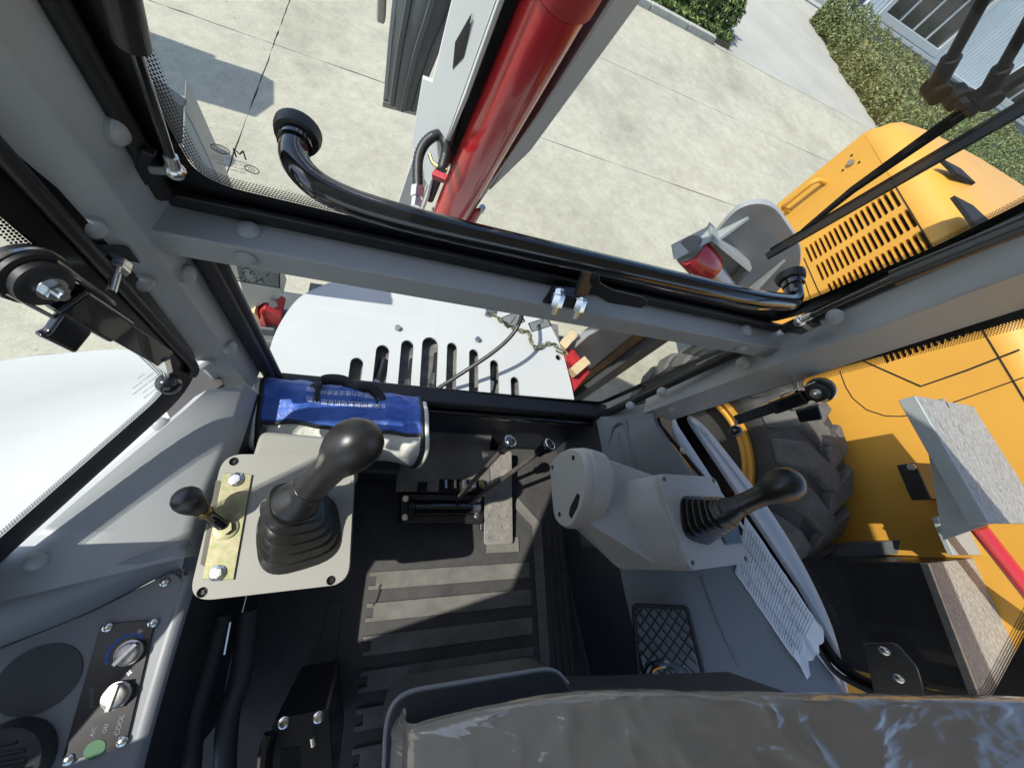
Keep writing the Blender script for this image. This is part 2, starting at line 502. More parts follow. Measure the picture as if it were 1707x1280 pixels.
# far drive beyond the joint, up to the hedges and the hall
drv = mk('drive', g_box((-60, 10.09, GROUND-.019), (70, 70, GROUND-.002)), mat('drive_concrete', (.335, .33, .285), .85, var=.12, vscale=.8, bump=.5, bscale=40, detail=9), None, smooth=None)
struct(drv)

def leaves(name, n, spot, size, m, parent):
    v, f = [], []
    rnd = random.Random(len(name)+n)
    for _ in range(n):
        p, nrm = spot(rnd)
        s = size * rnd.uniform(.6, 1.35)
        a = V((rnd.gauss(0,1), rnd.gauss(0,1), rnd.gauss(0,.7))) + nrm*1.1
        a.normalize(); u = a.orthogonal().normalized(); w = a.cross(u)
        th = rnd.uniform(0, 6.28); u, w = u*math.cos(th)+w*math.sin(th), w*math.cos(th)-u*math.sin(th)
        b = len(v)
        v += [p - u*s, p + w*s*.45 + a*s*.18, p + u*s*1.1, p - w*s*.45 + a*s*.18]
        f.append((b, b+1, b+2, b+3))
    return mk(name, (v, f), m, parent, smooth=None)

def lump(x, y, sd):
    return (math.sin(x*1.9+sd)*math.cos(y*2.3+sd*2) + .6*math.sin(x*4.7+y*3.9+sd) + .45*math.sin(x*9.1-y*7.7+sd*3))
# long hedge bed in front of the hall
HX0, HX1, HY0, HY1 = 12.45, 40., 9.7, 15.9
hd = thing('hedge', 'long dense clipped hedge in front of the hall with dry yellowish top', 'hedge', (20, 13, GROUND))
def hspot(r):
    x = HX0 + (HX1-HX0)*(r.random()**1.6); y = r.uniform(HY0, HY1)
    e = min(x-HX0, (y-HY0), HY1-y)
    top = .62 + .10*lump(x, y, 1.) + .30*max(0, 1-(HY1-y)/2.0)*(x < 15.5)
    top *= min(1, .35 + e/.35) if e < .35 else 1
    q = r.random()
    if q < .28:      # the left face
        x = HX0 + r.uniform(0, .25) + .14*lump(y, 0, 2.); z = r.random()*top; return V((x, y, GROUND + z)), V((-1, 0, .4))
    if q < .40:
        y = HY0 + r.uniform(0, .3); z = r.random()*top; return V((x, y, GROUND+z)), V((0, -1, .4))
    return V((x, y, GROUND + top - abs(r.gauss(0, .07)))), V((0, 0, 1))
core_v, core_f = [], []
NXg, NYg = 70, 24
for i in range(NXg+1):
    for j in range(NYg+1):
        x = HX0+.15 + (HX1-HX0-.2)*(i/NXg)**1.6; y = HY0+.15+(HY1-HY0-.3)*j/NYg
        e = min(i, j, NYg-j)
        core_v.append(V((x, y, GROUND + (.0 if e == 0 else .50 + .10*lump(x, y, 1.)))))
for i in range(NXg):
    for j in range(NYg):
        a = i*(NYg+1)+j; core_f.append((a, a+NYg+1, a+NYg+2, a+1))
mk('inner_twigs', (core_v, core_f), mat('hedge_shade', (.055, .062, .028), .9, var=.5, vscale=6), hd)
leaves('crown', 120000, hspot, .040, leaf_h, hd)
for k in range(7):
    x = HX0+.4+k*1.1
    mk('trunk', g_tube([(x, HY0+.8, GROUND-.01), (x+.06, HY0+.85, GROUND+.3), (x, HY0+.8, GROUND+.5)], [.03, .022, .012], 7), mat('bark', (.09, .065, .045), .9, var=.3, vscale=30), hd)
hk = mk('hedge_kerb', g_box((HX0+.3, HY0-.22, GROUND-.05), (HX1, HY0-.07, GROUND+.11)), conc_k, None, bevel=.015)
tag(hk, 'pale concrete kerb along the near edge of the long hedge', 'kerb')
# bush on the raised bed behind the joint
bx0, bx1 = 1.0, 6.7
bs = thing('bush', 'round leafy green bush growing behind the low kerb', 'bush', (5.6, 11.3, GROUND))
def bspot(r):
    th, ph = r.uniform(0, 6.283), math.acos(r.uniform(-.25, 1))
    cx_, cy_, R_ = r.choice(((5.95, 11.30, .98), (4.75, 11.5, 1.05), (3.6, 11.6, 1.0), (2.4, 11.6, 1.), (5.2, 12.3, 1.)))
    n = V((math.sin(ph)*math.cos(th), math.sin(ph)*math.sin(th), math.cos(ph)))
    rad = R_*(1 + .09*lump(n.x*3+cx_, n.y*3, n.z*3)) * (1-abs(r.gauss(0, .07)))
    p = V((cx_, cy_, GROUND + .32)) + V((n.x*rad, n.y*rad, n.z*rad*.92))
    p.z = max(p.z, GROUND+.03)
    return p, n
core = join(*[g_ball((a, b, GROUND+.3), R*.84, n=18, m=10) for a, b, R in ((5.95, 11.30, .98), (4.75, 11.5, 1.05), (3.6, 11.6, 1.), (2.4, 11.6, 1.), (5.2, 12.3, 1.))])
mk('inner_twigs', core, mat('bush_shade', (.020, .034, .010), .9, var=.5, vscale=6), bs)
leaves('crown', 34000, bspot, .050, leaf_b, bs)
for x in (5.75, 4.75, 3.6): mk('trunk', g_tube([(x, 11.4, GROUND-.02), (x+.05, 11.4, GROUND+.35)], [.05, .03], 8), MATS['bark'], bs)
def gspot(r):
    x = r.uniform(1.2, 6.75); y = 10.25 + abs(r.gauss(0, .35))
    return V((x, y, GROUND + .10 + r.random()*.12)), V((0, -.5, .6))
gs = leaves('grass_tufts', 5200, gspot, .055, leaf_b, None); gs['kind'] = 'stuff'
bk = thing('kerb', 'low concrete kerb edging the bed of the round bush', 'kerb', (4, 10.2, GROUND))
x = -1.5
while x < 6.2:
    L = .98
    mk('kerb_stone', g_box((x, 10.10, GROUND-.01), (min(x+L, 6.25), 10.24, GROUND+.12)), conc_k, bk, bevel=.012); x += 1.0
mk('soil', g_box((-1.5, 10.245, GROUND-.01), (6.75, 14.5, GROUND+.10)), mat('bed_soil', (.10, .085, .05), .95, var=.3, vscale=10, bump=.6, bscale=30), bk, smooth=None)

# the hall
BY = 17.3
hall = thing('hall', 'industrial hall with white corrugated cladding, strip windows and grey plinth', 'building', (20, BY, GROUND))
PZ = -2.27                                             # top of the plinth
XL = at(1429, 17, y=BY).x
mk('plinth', g_box((XL, BY-.02, GROUND-.05), (46, BY+.4, PZ)), plinth, hall, smooth=None)
mk('flashing', g_box((XL-.02, BY-.10, PZ+.003), (46, BY+.05, PZ+.10)), alu, hall, bevel=.01)
w0, w1 = at(1472, 24, y=BY).x, at(1560, 84, y=BY).x
def corrug(name, xa, xb, za, zb, pitch=.2):
    pts = []; x = xa
    while x < xb - pitch*.5:
        for dx, dy in ((0, 0), (.06, 0), (.085, -.045), (.175, -.045)): pts.append((x+dx, BY+dy))
        x += pitch
    pts.append((xb, BY))
    v = [V((a, b, z)) for z in (za, zb) for a, b in pts]; n = len(pts)
    return mk(name, (v, [(i, i+1, n+i+1, n+i) for i in range(n-1)]), clad, hall, smooth=None)
corrug('cladding_panel', XL, w0-.12, PZ+.1, 4.2)
def window(xa, xb, za, zb, n):
    fr = join(g_box((xa-.22, BY-.09, za-.22), (xb+.22, BY+.12, za)), g_box((xa-.22, BY-.088, za+.002), (xa, BY+.12, zb+.22)), g_box((xb, BY-.088, za+.002), (xb+.22, BY+.12, zb+.22)), g_box((xa+.002, BY-.086, zb), (xb-.002, BY+.12, zb+.22)))
    w = mk('window_frame', fr, alu, hall, bevel=.012)
    for k in range(n):
        a, b = xa+(xb-xa)*k/n, xa+(xb-xa)*(k+1)/n
        p = mk('pane', g_box((a+.035, BY+.03, za+.01), (b-.035, BY+.05, zb-.01)), hallglass, w, smooth=None)
        if k: mk('mullion', g_box((a-.034, BY-.03, za+.003), (a+.034, BY+.10, zb-.003)), alu, w, bevel=.008)
    return w
hallglass = mat('dark_hall_glass', (.018, .022, .026), .12, col2=(.075, .066, .055), fac=(.48, .75), vscale=.9, detail=8, spec=.8)
za = PZ + .36
window(w0, w1, za, za+2.6, 4)
x2 = at(1655, 150, y=BY).x
corrug('cladding_panel', w1+.22, x2-.22, PZ+.1, 4.2)
window(x2, x2+5.4, za, za+2.6, 4)
corrug('cladding_panel', x2+5.62, 46, PZ+.1, 4.2)
mk('cladding_panel', g_box((w0-.12, BY-.04, za+2.83), (x2+5.62, BY+.1, 4.2)), clad, hall, smooth=None)
mk('sill_panel', g_box((w0-.115, BY-.03, PZ+.101), (w1+.215, BY+.1, za-.225)), clad, hall, smooth=None)
mk('sill_panel', g_box((x2-.215, BY-.03, PZ+.101), (x2+5.6, BY+.1, za-.225)), clad, hall, smooth=None)
mk('back_wall', g_box((XL, BY+.41, GROUND), (46, BY+.6, 4.2)), plinth, hall, smooth=None)
# pale sliding gate left of the hall corner
gate = thing('sliding_gate', 'large pale grey gate leaf left of the hall corner', 'gate', (16, BY+.8, GROUND))
mk('leaf', g_box((XL-3.6, BY+.62, GROUND+.25), (XL-.06, BY+.70, 1.5)), pale, gate, bevel=.01)
mk('frame', join(g_box((XL-3.72, BY+.58, GROUND+.02), (XL-3.605, BY+.74, 1.5)), g_box((XL-3.6, BY+.58, GROUND+.12), (XL-.06, BY+.74, GROUND+.245))), alu, gate, bevel=.01)
gw = mk('boundary_wall', g_box((-30, BY+.4, GROUND-.05), (XL-3.75, BY+.9, -1.2)), plinth, None, smooth=None)
tag(gw, 'dark grey boundary wall beyond the drive left of the gate', 'wall')

# ================================================================== YELLOW LOADER PARKED ALONGSIDE
LX = 2.46                                              # its near side stands in this plane
ld = thing('wheel_loader', 'yellow wheel loader parked close alongside, with slotted engine hood and big tyre', 'wheel loader', (3.2, .5, GROUND))
def lp(px, py): return at(px, py, x=LX)
YE = at(1290, 345, x=LX).y                             # rear edge of the hood
ZT = at(1499, 303, x=LX).z                             # line where the side bends into the top
# near side: solid strips between four upright columns of level slots
cols = []
for (a, b, n) in (((1349, 428), (1489, 327), 17), ((1369, 461), (1513, 357), 17), ((1390, 496), (1536, 391), 17), ((1475, 596), (1640, 516), 17)):
    A, B = lp(*a), lp(*b); cols.append(((A.y+B.y)/2, A.z, B.z, n))
cols.sort(reverse=True)
HL, SW = .059, .0095
ZB, ZU = -1.95, ZT-.02
gs_ = []; ye = YE
for yc, z0, z1, n in cols:
    gs_.append(g_box((LX, yc+HL, ZB), (LX+.03, ye, ZU))); ye = yc-HL
    pit = (z1-z0)/(n-1); z = ZB
    for k in range(n+1):
        top = z0+pit*k-SW if k < n else ZU
        # bars have softly rounded ends towards the slot
        gs_.append(g_box((LX, yc-HL, z), (LX+.03, yc+HL, top))); z = top+2*SW
    for k in range(n):
        zc = z0+pit*k
        for sy in (1, -1):
            for sz in (1, -1):
                gs_.append(g_prism([V((LX+.0004, yc+sy*HL, zc+sz*SW)), V((LX+.0004, yc+sy*(HL-SW), zc+sz*SW)), V((LX+.0004, yc+sy*(HL-SW*.3), zc+sz*SW*.7)), V((LX+.0004, yc+sy*HL, zc))], (.029, 0, 0)))
gs_.append(g_box((LX, -3.2, ZB), (LX+.03, ye, ZU)))
mk('hood_side', join(*gs_), yel, ld, smooth=None)
mk('hood_interior', g_box((LX+.10, -3.1, -1.9), (LX+.14, YE-.06, ZT-.08)), dark, ld, smooth=None)
# top with its rolled shoulder, rear end
prof = [(0, 0), (.012, .045), (.045, .085), (.10, .112), (.30, .135), (.85, .145), (1.4, .135), (1.60, .112), (1.655, .085), (1.688, .045), (1.70, 0), (1.70, -.0185), (0, -.0185)]
rings = [[V((LX+a*sx+ox, y, ZT+b*sz+dz)) for a, b in prof] for y, sx, sz, ox, dz in ((-3.2, 1, 1, 0, 0), (YE-.35, 1, 1, 0, 0), (YE-.12, 1, 1, 0, 0), (YE-.03, 1, .92, 0, -.004), (YE+.005, .985, .5, .012, -.012))]
mk('hood_top', g_loft(rings), yel, ld, smooth=50)
mk('hood_rear', join(g_box((LX+.002, YE-.04, -1.95), (LX+1.698, YE+.004, ZT-.020))), yel, ld, bevel=.02)
for s in (0, 1): mk('hood_far_side', g_box((LX+1.67, -3.2, -1.95), (LX+1.699, YE-.045, ZT-.019)), yel, ld, smooth=None) if s else None
# panel joints
def groove(path, w=.008):
    pts = [lp(*p) - V((.0015, 0, 0)) for p in path]
    v, f = [], []
    for i, p in enumerate(pts):
        t = (pts[min(i+1, len(pts)-1)] - pts[max(i-1, 0)]).normalized(); o = V((1, 0, 0)).cross(t)*w/2
        v += [p-o, p+o]
        if i: f.append((2*i-2, 2*i-1, 2*i+1, 2*i))
    return mk('panel_joint', (v, f), dark, ld, smooth=None)
groove([(1440, 602), (1535, 644), (1610, 618), (1700, 583)])
groove([(1400, 618), (1410, 645), (1422, 664), (1445, 683), (1475, 693), (1500, 694), (1528, 691), (1560, 681), (1600, 667), (1707, 629)], .005)
groove([(1340, 430), (1362, 480), (1375, 506)], .006)
groove([(1336, 450), (1352, 500)], .005)
mk('shoulder_joint', g_box((LX-.002, -3.1, ZT-.0225), (LX+.02, 1.66, ZT-.0172)), dark, ld, smooth=None)
# filler cap / hole with small screws on the rear corner of the side
hc = lp(1419, 272)
mk('lock', g_cyl(hc - V((.012, 0, 0)), hc + V((.01, 0, 0)), .017, n=16), steel, ld)
for a in (.4, 2.4, 4.6): mk('screw', g_cyl(hc + V((-.004, .045*math.cos(a), .045*math.sin(a))), hc + V((.01, .045*math.cos(a), .045*math.sin(a))), .006, n=8), dark, ld)
# dark inlets on top
for pts in (((1572, 265), (1602, 281), (1627, 305), (1596, 289)), ((1591, 326), (1622, 342), (1650, 368), (1628, 375))):
    pp = [at(*p, z=ZT+.1515) for p in pts]
    mk('top_inlet', g_prism(pp, (0, 0, -.016)), dark, ld, smooth=None)
# handrail on the rear corner
h0, h1 = lp(1316, 352), lp(1376, 305)
o = V((-.085, 0, 0))
mk('grab_handle', g_tube(rounded([h0, h0+o, h1+o, h1], .05, 6, False), .014, 10), yel, ld)
# wheel
WX0, WX1, WY, WZ, WR_ = 1.97, 2.41, .45, -1.99, .81
whl = mk('tyre', g_loft([[V((x, WY + r*math.cos(2*math.pi*k/72), WZ + r*math.sin(2*math.pi*k/72))) for k in range(72)] for x, r in
      ((WX0+.13, .50), (WX0+.035, .52), (WX0-.002, .58), (WX0, .64), (WX0+.012, .668), (WX0+.016, .672), (WX0+.035, .725), (WX0+.07, .765), (WX1-.07, .765), (WX1-.025, .725), (WX1, .64), (WX1-.02, .5))]), tyrem, ld, smooth=40)
for k in range(22):
    for side in (0, 1):
        a0 = 2*math.pi*(k + .5*side)/22
        xs = (WX0-.004, WX0+.06, (WX0+WX1)/2+.03) if side == 0 else (WX1+.004, WX1-.06, (WX0+WX1)/2-.03)
        sec = []
        for x, r0, r1, da, w in ((xs[0], .655, .69, -.03, .105), (xs[1], .74, WR_-.012, .02, .110), (xs[2], .75, WR_, .19, .095)):
            ring = []
            for aa, rr in ((-w, r0), (w, r0), (w*.8, r1), (-w*.8, r1)):
                A = a0 + da + aa; ring.append(V((x, WY + rr*math.cos(A), WZ + rr*math.sin(A))))
            sec.append(ring)
        mk('tread_lug', g_loft(sec), treadm, whl, smooth=45, bevel=.014, seg=2)
rim = mk('rim', g_loft([[V((x, WY + r*math.cos(2*math.pi*k/56), WZ + r*math.sin(2*math.pi*k/56))) for k in range(56)] for x, r in
      ((WX0+.10, .515), (WX0+.005, .525), (WX0+.005, .505), (WX0+.03, .49), (WX0+.03, .475), (WX0+.015, .465), (WX0+.02, .45), (WX0+.15, .43), (WX0+.18, .40))], False, False), yel, ld, smooth=30)
mk('rim_disc', g_cyl((WX0+.17, WY, WZ), (WX0+.2, WY, WZ), .41, n=40), rusty, ld)
mk('hub', g_loft([[V((x, WY + r*math.cos(2*math.pi*k/32), WZ + r*math.sin(2*math.pi*k/32))) for k in range(32)] for x, r in ((WX0+.17, .2), (WX0+.06, .18), (WX0+.04, .14))]), yel, ld)
nutm = mesh_of('wheel_nut', g_cyl((0, 0, 0), (0, 0, .03), .016, n=6), steel)
for k in range(14):
    a = 2*math.pi*k/14; inst('wheel_nut', nutm, frame((WX0+.171, WY+.285*math.cos(a), WZ+.285*math.sin(a)), (-1, 0, 0)), ld)
mk('axle', g_cyl((WX0+.19, WY, WZ), (LX+.9, WY, WZ), .16), dgrey, ld)
mk('chassis', g_box((LX+.3, -3.1, -2.35), (LX+1.4, YE-.1, -1.951)), dgrey, ld, bevel=.03)
fwd = mk('far_tyre', g_loft([[V((x+1.72, WY + r*math.cos(2*math.pi*k/40), WZ + r*math.sin(2*math.pi*k/40))) for k in range(40)] for x, r in ((WX0, .45), (WX0, .7), (WX0+.06, .8), (WX1-.06, .8), (WX1, .7), (WX1, .45))]), tyrem, ld)
# walkway step over the wheel: tread plate top, grey side
SZ = -.66
t = [at(1527, 660, z=SZ), at(1622, 677, z=SZ), at(1746, 872, z=SZ), at(1650, 872, z=SZ)]
st = mk('step_plate', g_holed(t, [stadium(at(*p, z=SZ), (.15, -1, 0), (1, 0, 0), .040, .008, 4) for p in ((1578, 672), (1570, 712), (1602, 717), (1634, 811), (1664, 811))], (0, 0, -.045)), tread, ld, smooth=None)
b0_, b3_ = at(1527, 664, z=SZ-.046), at(1652, 872, z=SZ-.046)
mk('step_side', g_prism([b0_, b3_, at(1572, 900, x=b3_.x+.02), at(1545, 740, x=b0_.x+.01)], (.012, 0, 0)), mgrey, ld, smooth=None)
mk('step_edge', g_bar(t[0]+V((-.007, 0, -.022)), t[3]+V((-.007, 0, -.022)), .012, .05), mgrey, ld, bevel=.004)
br0 = at(1512, 780, x=LX-.14)
mk('step_bracket', g_box((LX-.14, br0.y-.14, br0.z-.035), (LX-.002, br0.y+.02, br0.z+.035)), satin, ld, bevel=.006)
c = at(1521, 778, x=LX-.142); mk('bracket_bolt', g_cyl(c, c+V((-.012, 0, 0)), .016, n=6), steel, ld)
mk('rear_panel', g_box((LX-.02, -3.2, -1.95), (LX-.004, -1.2, -.75)), yel, ld, smooth=None)

# ================================================================== OUR MACHINE OUTSIDE THE CAB
DZ = -1.46
dk = thing('swing_post_cover', 'white rounded steel cover with eight upright slots below the front window', 'machine cover', (.28, .8, DZ))
lf = [(425, 700), (430, 660), (444, 605), (456, 562), (474, 527), (498, 497), (530, 479), (570, 468)]
rt = [(860, 486), (885, 503), (905, 525), (922, 551), (936, 582), (947, 620), (957, 665), (962, 720)]
out = smooth_path([at(*p, z=DZ) for p in lf] + [V((.02, 1.10, DZ)), V((.25, 1.15, DZ)), V((.50, 1.10, DZ))] + [at(*p, z=DZ) for p in rt], 4)
sl = []
for px, ty, w in ((596, 596, .048), (639, 575, .052), (680, 567, .052), (718, 562, .070), (754, 571, .046), (790, 582, .044), (824, 600, .042), (858, 628, .042)):
    top = at(px, ty, z=DZ); ln = top.y - .535
    sl.append(stadium((top.x, top.y - ln/2, DZ), (0, 1, 0), (1, 0, 0), ln, w, 7))
hl = at(931, 596, z=DZ)
sl.append([hl + V((.016*math.cos(a*.4488), .016*math.sin(a*.4488), 0)) for a in range(14)])
cov = mk('top_plate', g_holed(out, sl, (0, 0, -.012)), white, dk, smooth=None)
mk('skirt', g_loft([[p + V((0, 0, -.0125)) for p in out], [p*1 + V((0, 0, -.30)) for p in out]], False, False, False), white, dk)
mk('inner_tray', g_box((-.33, .47, DZ-.30), (.86, 1.05, DZ-.055)), mat('tray_dirt', (.14, .14, .13), .8, var=.5, vscale=22), dk, smooth=None)
for k, (a, b) in enumerate((((590, 700), (640, 600)), ((660, 700), (690, 600)), ((705, 690), (730, 590)), ((760, 690), (770, 600)), ((800, 690), (820, 610)))):
    A, B = at(*a, z=DZ-.045), at(*b, z=DZ-.05)
    mk('inner_hose', g_tube(smooth_path([A, A.lerp(B, .5)+V((.015, 0, .005)), B], 6), .018, 10), rub, dk)
    C = A.lerp(B, .45)+V((.01, 0, .005)); mk('hose_fitting', g_cyl(C, C+(B-A).normalized()*.05, .022, n=6), steel, dk)
for p in ((663, 548), (796, 567)):
    c = at(*p, z=DZ); mk('cover_bolt', g_cyl(c, c+V((0, 0, .014)), .013, n=6), steel, dk)
# hose over the cover
A = [at(726, 650, z=DZ+.03), at(770, 622, z=DZ+.10), at(825, 585, z=DZ+.17), at(858, 552, z=DZ+.22), at(872, 515, z=DZ+.27), at(868, 470, z=DZ+.30)]
hs = mk('loose_hose', g_tube(smooth_path(A, 8), .0085, 10), rub, None); tag(hs, 'thin black hose arching over the white slotted cover', 'hose')
# chain on the cover
ch = thing('safety_chain', 'zinc safety chain lying across the right side of the white cover', 'chain', tuple(at(880, 560, z=DZ)))
lk = mesh_of('link', g_ring(Matrix.Diagonal((1, 1.7, 1, 1)), .0088, .0028, 14, 6), zinc)
cp = smooth_path([at(820, 521, z=DZ+.012), at(838, 536, z=DZ+.012), at(862, 549, z=DZ+.012), at(880, 553, z=DZ+.012), at(884, 565, z=DZ+.012), at(888, 575, z=DZ+.012), at(898, 580, z=DZ+.012), at(910, 573, z=DZ+.012), at(922, 573, z=DZ+.012), at(930, 578, z=DZ+.012)], 12)
s, acc, nl = 0, 0, 0
for i in range(1, len(cp)):
    acc += (cp[i]-cp[i-1]).length
    if acc >= s:
        t_ = (cp[i]-cp[i-1]).normalized()
        m_ = frame(cp[i], (0, 0, 1), t_) @ Matrix.Rotation(math.pi/2, 4, 'Z') @ Matrix.Rotation(math.pi/2*(nl % 2)*.8, 4, 'Y')
        inst('link', lk, m_, ch); s += .021; nl += 1
c = at(818, 519, z=DZ); mk('eye_bolt', join(g_cyl(c, c+V((0, 0, .02)), .02, n=16), g_ring(frame(c+V((0,0,.02)), (1, 0, 0)), .012, .004)), steel, ch)
c = at(926, 578, z=DZ+.01); mk('hook', g_tube(rounded([c, c+V((.06, -.02, .0)), c+V((.065, -.04, 0)), c+V((.0, -.02, 0))], .01, 5, False), .004, 8), zinc, ch)

# boom with its lift cylinder
bm = thing('digger_boom', 'white upright digger boom with a thick glossy red cylinder and hoses', 'boom', (.24, 1.3, DZ))
p1, p2 = V((.205, 1.275, -1.16)), V((.258, 1.03, -.37))
ax = (p2-p1).normalized(); p3 = p2 + ax*.75
mk('cylinder_barrel', g_tube([p1-ax*.12, p1, p2, p2+ax*.06], [.062, .07, .07, .07], 48), red, bm, smooth=50)
mk('cylinder_gland', g_tube([p2+ax*.061, p2+ax*.066, p2+ax*.16, p2+ax*.165], [.07, .076, .076, .05], 40), redd, bm)
mk('cylinder_rod', g_cyl(p2+ax*.166, p3, .036, n=28), chrome, bm)
c0 = p1 + ax*.02
mk('cylinder_eye', g_cyl(p1-ax*.15-V((.06, 0, 0)), p1-ax*.15+V((.06, 0, 0)), .075, n=28), red, bm)
side = V((1, 0, 0)); back = side.cross(ax).normalized()          # back points away from the cab
if back.y < 0: back = -back
def bp(s, b, h): return p1 + side*s + back*b + ax*h
# boom plates: left wall with its stepped outline, right wall, back plate
def plate(name, pts, off, m, th=.012): return mk(name, g_prism([bp(off, b, h) for b, h in pts], side*th), m, bm, bevel=.003)
plate('boom_side_plate', [(.02, -.20), (.00, .05), (.045, .16), (.0, .34), (-.03, .60), (-.03, 1.3), (.34, 1.3), (.34, .1), (.30, -.2)], -.115, whited)
plate('boom_side_plate', [(.06, -.20), (.04, .10), (.02, .34), (.0, .60), (-.01, 1.3), (.34, 1.3), (.34, .1), (.30, -.2)], .094, whited)
mk('boom_back_plate', g_prism([bp(-.102, .34, -.2), bp(.093, .34, -.2), bp(.093, .34, 1.3), bp(-.102, .34, 1.3)], back*.014), whited, bm)
mk('boom_inner_plate', g_prism([bp(-.102, .10, .15), bp(.093, .10, .15), bp(.093, .10, 1.3), bp(-.102, .10, 1.3)], back*.01), dgrey, bm)
mk('boom_flange', g_prism([bp(-.182, .10, .12), bp(-.116, .0, .12), bp(-.116, -.03, 1.3), bp(-.190, .07, 1.3), bp(-.184, .09, .48), bp(-.208, .13, .44), bp(-.200, .12, .2)], back*.012), white, bm, bevel=.002)
mk('boom_flange', g_prism([bp(.107, .03, .16), bp(.165, .05, .40), bp(.185, .04, 1.3), bp(.107, -.01, 1.3)], back*.012), white, bm, bevel=.002)
mk('foot_plate', g_prism([bp(-.21, .06, -.25), bp(-.12, .05, -.25), bp(-.12, .05, .12), bp(-.19, .05, .20)], back*.015), whited, bm, bevel=.003)
# hoses beside the cylinder
def hd_(px, py, k=1.17): return at(px, py, dep=k)
hp = smooth_path([hd_(697, 322), hd_(696, 290), hd_(698, 262), hd_(708, 240), hd_(724, 227), hd_(737, 228), hd_(744, 245), hd_(742, 262), hd_(736, 285)], 8)
rr = [.0150 + .0016*(i % 2) for i in range(len(hp))]
mk('hydraulic_hose', g_tube(hp, rr, 12), rub, bm)
mk('hydraulic_hose', g_tube(smooth_path([bp(-.092, .03, .0), bp(-.088, .045, .25), bp(-.10, .05, .55), bp(-.10, .05, 1.2)], 6), .016, 10), rub, bm)
mk('hose_fitting', g_tube([hd_(693, 345), hd_(695, 330), hd_(695, 329), hd_(697, 312)], [.015, .015, .0205, .0205], 6), chrome, bm)
mk('pipe_clamp', g_bar(hd_(722, 290), hd_(746, 300), .022, .022, ax), redd, bm, bevel=.003)
mk('steel_pipe', g_tube(rounded([hd_(716, 258), hd_(722, 275), hd_(745, 284)], .015, 4, False), .006, 8), brass, bm)
mk('red_link', g_bar(bp(.085, .0, -.25), bp(.10, .01, .05), .024, .012), redd, bm)
mk('steel_pipe', g_cyl(bp(.125, .02, -.30), bp(.115, .02, .06), .008, n=10), steel, bm)
mk('pipe_nut', g_cyl(bp(.116, .02, .02), bp(.115, .02, .06), .013, n=6), steel, bm)
# diamond opening in the flange
dpts = [bp(-.151, .035, .60), bp(-.137, .015, .66), bp(-.148, .02, .76), bp(-.161, .045, .66)]
mk('diamond_hole', g_prism(dpts, back*-.002), dark, bm, smooth=None)
# swing post under the boom
mk('swing_post', g_box((.06, 1.17, GROUND+.5), (.38, 1.5, DZ-.02)), white, bm, bevel=.03)
# digging bucket hanging beyond the boom
bk2 = thing('digging_bucket', 'dark grey ribbed digging bucket hanging beyond the white boom', 'bucket', (-.35, 2.3, -1.0))
BYk = 2.15
q = [at(645, 166, y=BYk), at(697, 180, y=BYk), at(762, 0, y=BYk), at(800, -120, y=BYk), at(672, -120, y=BYk), at(662, 0, y=BYk)]
u0, u1 = q[0], q[1]
rows = []
for t_, (lx_, rx_) in ((0, ((645, 168), (698, 182))), (.33, ((651, 110), (716, 120))), (.66, ((657, 50), (738, 60))), (1., ((663, 0), (764, 5))), (1.5, ((672, -80), (800, -70)))):
    a, b = at(*lx_, y=BYk), at(*rx_, y=BYk); row = []
    for k in range(7):
        s_ = k/6; row.append(a.lerp(b, s_) + V((0, -.05*math.sin(math.pi*s_) - .10*math.sin(min(1, t_)*1.4), 0)))
    rows.append(row)
g = g_loft([r + [p + V((0, .5, 0)) for p in r[::-1]] for r in rows])
mk('shell', g, dgrey, bk2, smooth=25)
for k in (1, 3, 5):
    mk('wear_strip', g_loft([[r[k]+V((-.012, -.001, 0)), r[k]+V((.012, -.001, 0)), r[k]+V((.009, -.012, 0)), r[k]+V((-.009, -.012, 0))] for r in rows]), dgrey, bk2, smooth=25)
mk('side_plate', g_loft([[r[0]+V((-.002, 0, 0)), r[0]+V((-.018, 0, 0)), r[0]+V((-.018, .5, 0)), r[0]+V((-.002, .5, 0))] for r in rows]), mgrey, bk2)
e0, e1 = rows[0][0], rows[0][6]
mk('cutting_edge', g_prism([e0+V((-.02, -.01, -.035)), e1+V((.0, -.01, -.035)), e1+V((0, -.01, -.003)), e0+V((-.02, -.01, -.003))], (0, .06, 0)), steel, bk2, bevel=.003)
mk('hook_plate', g_box((q[5].x-.08, BYk-.02, q[5].z-.10), (q[5].x-.045, BYk+.05, q[5].z+.4)), mat('dull_tan', (.25, .23, .19), .6), bk2, bevel=.01)
mk('dipper_arm', g_bar(V((.0, BYk+.35, -.2)), V((.15, BYk+.2, 2.2)), .24, .28), whited, bk2, bevel=.01)

# stabilisers folded up on both sides
sr = thing('stabiliser', 'grey stabiliser leg with round foot plate and red swivel right of the cover', 'stabiliser', (1.0, .95, DZ-.5), 'folded stabiliser legs')
YS = .95
def sp(px, py, dy=0): return at(px, py, y=YS+dy)
foot = rounded([sp(1150, 452), sp(1190, 392), sp(1232, 341), sp(1288, 338), sp(1336, 408), sp(1334, 448), sp(1262, 520), sp(1206, 536)], [.01, .02, .08, .08, .08, .05, .05, .01], 6)
mk('foot_plate', g_prism(foot, (.012, .026, 0)), mgrey, sr, bevel=.003)
def gus(a, b, c_, h=.055):
    A, B = sp(*a), sp(*b); n_ = V((-.25, -1, .15)).normalized()
    return mk('gusset', g_prism([A, B, A + n_*h], (B-A).cross(n_).normalized()*.014), mgrey, sr, bevel=.002)
gus((1180, 392), (1248, 360), 0); gus((1232, 492), (1306, 432), 0)
nr = V((-.2, -1, .1)).normalized()
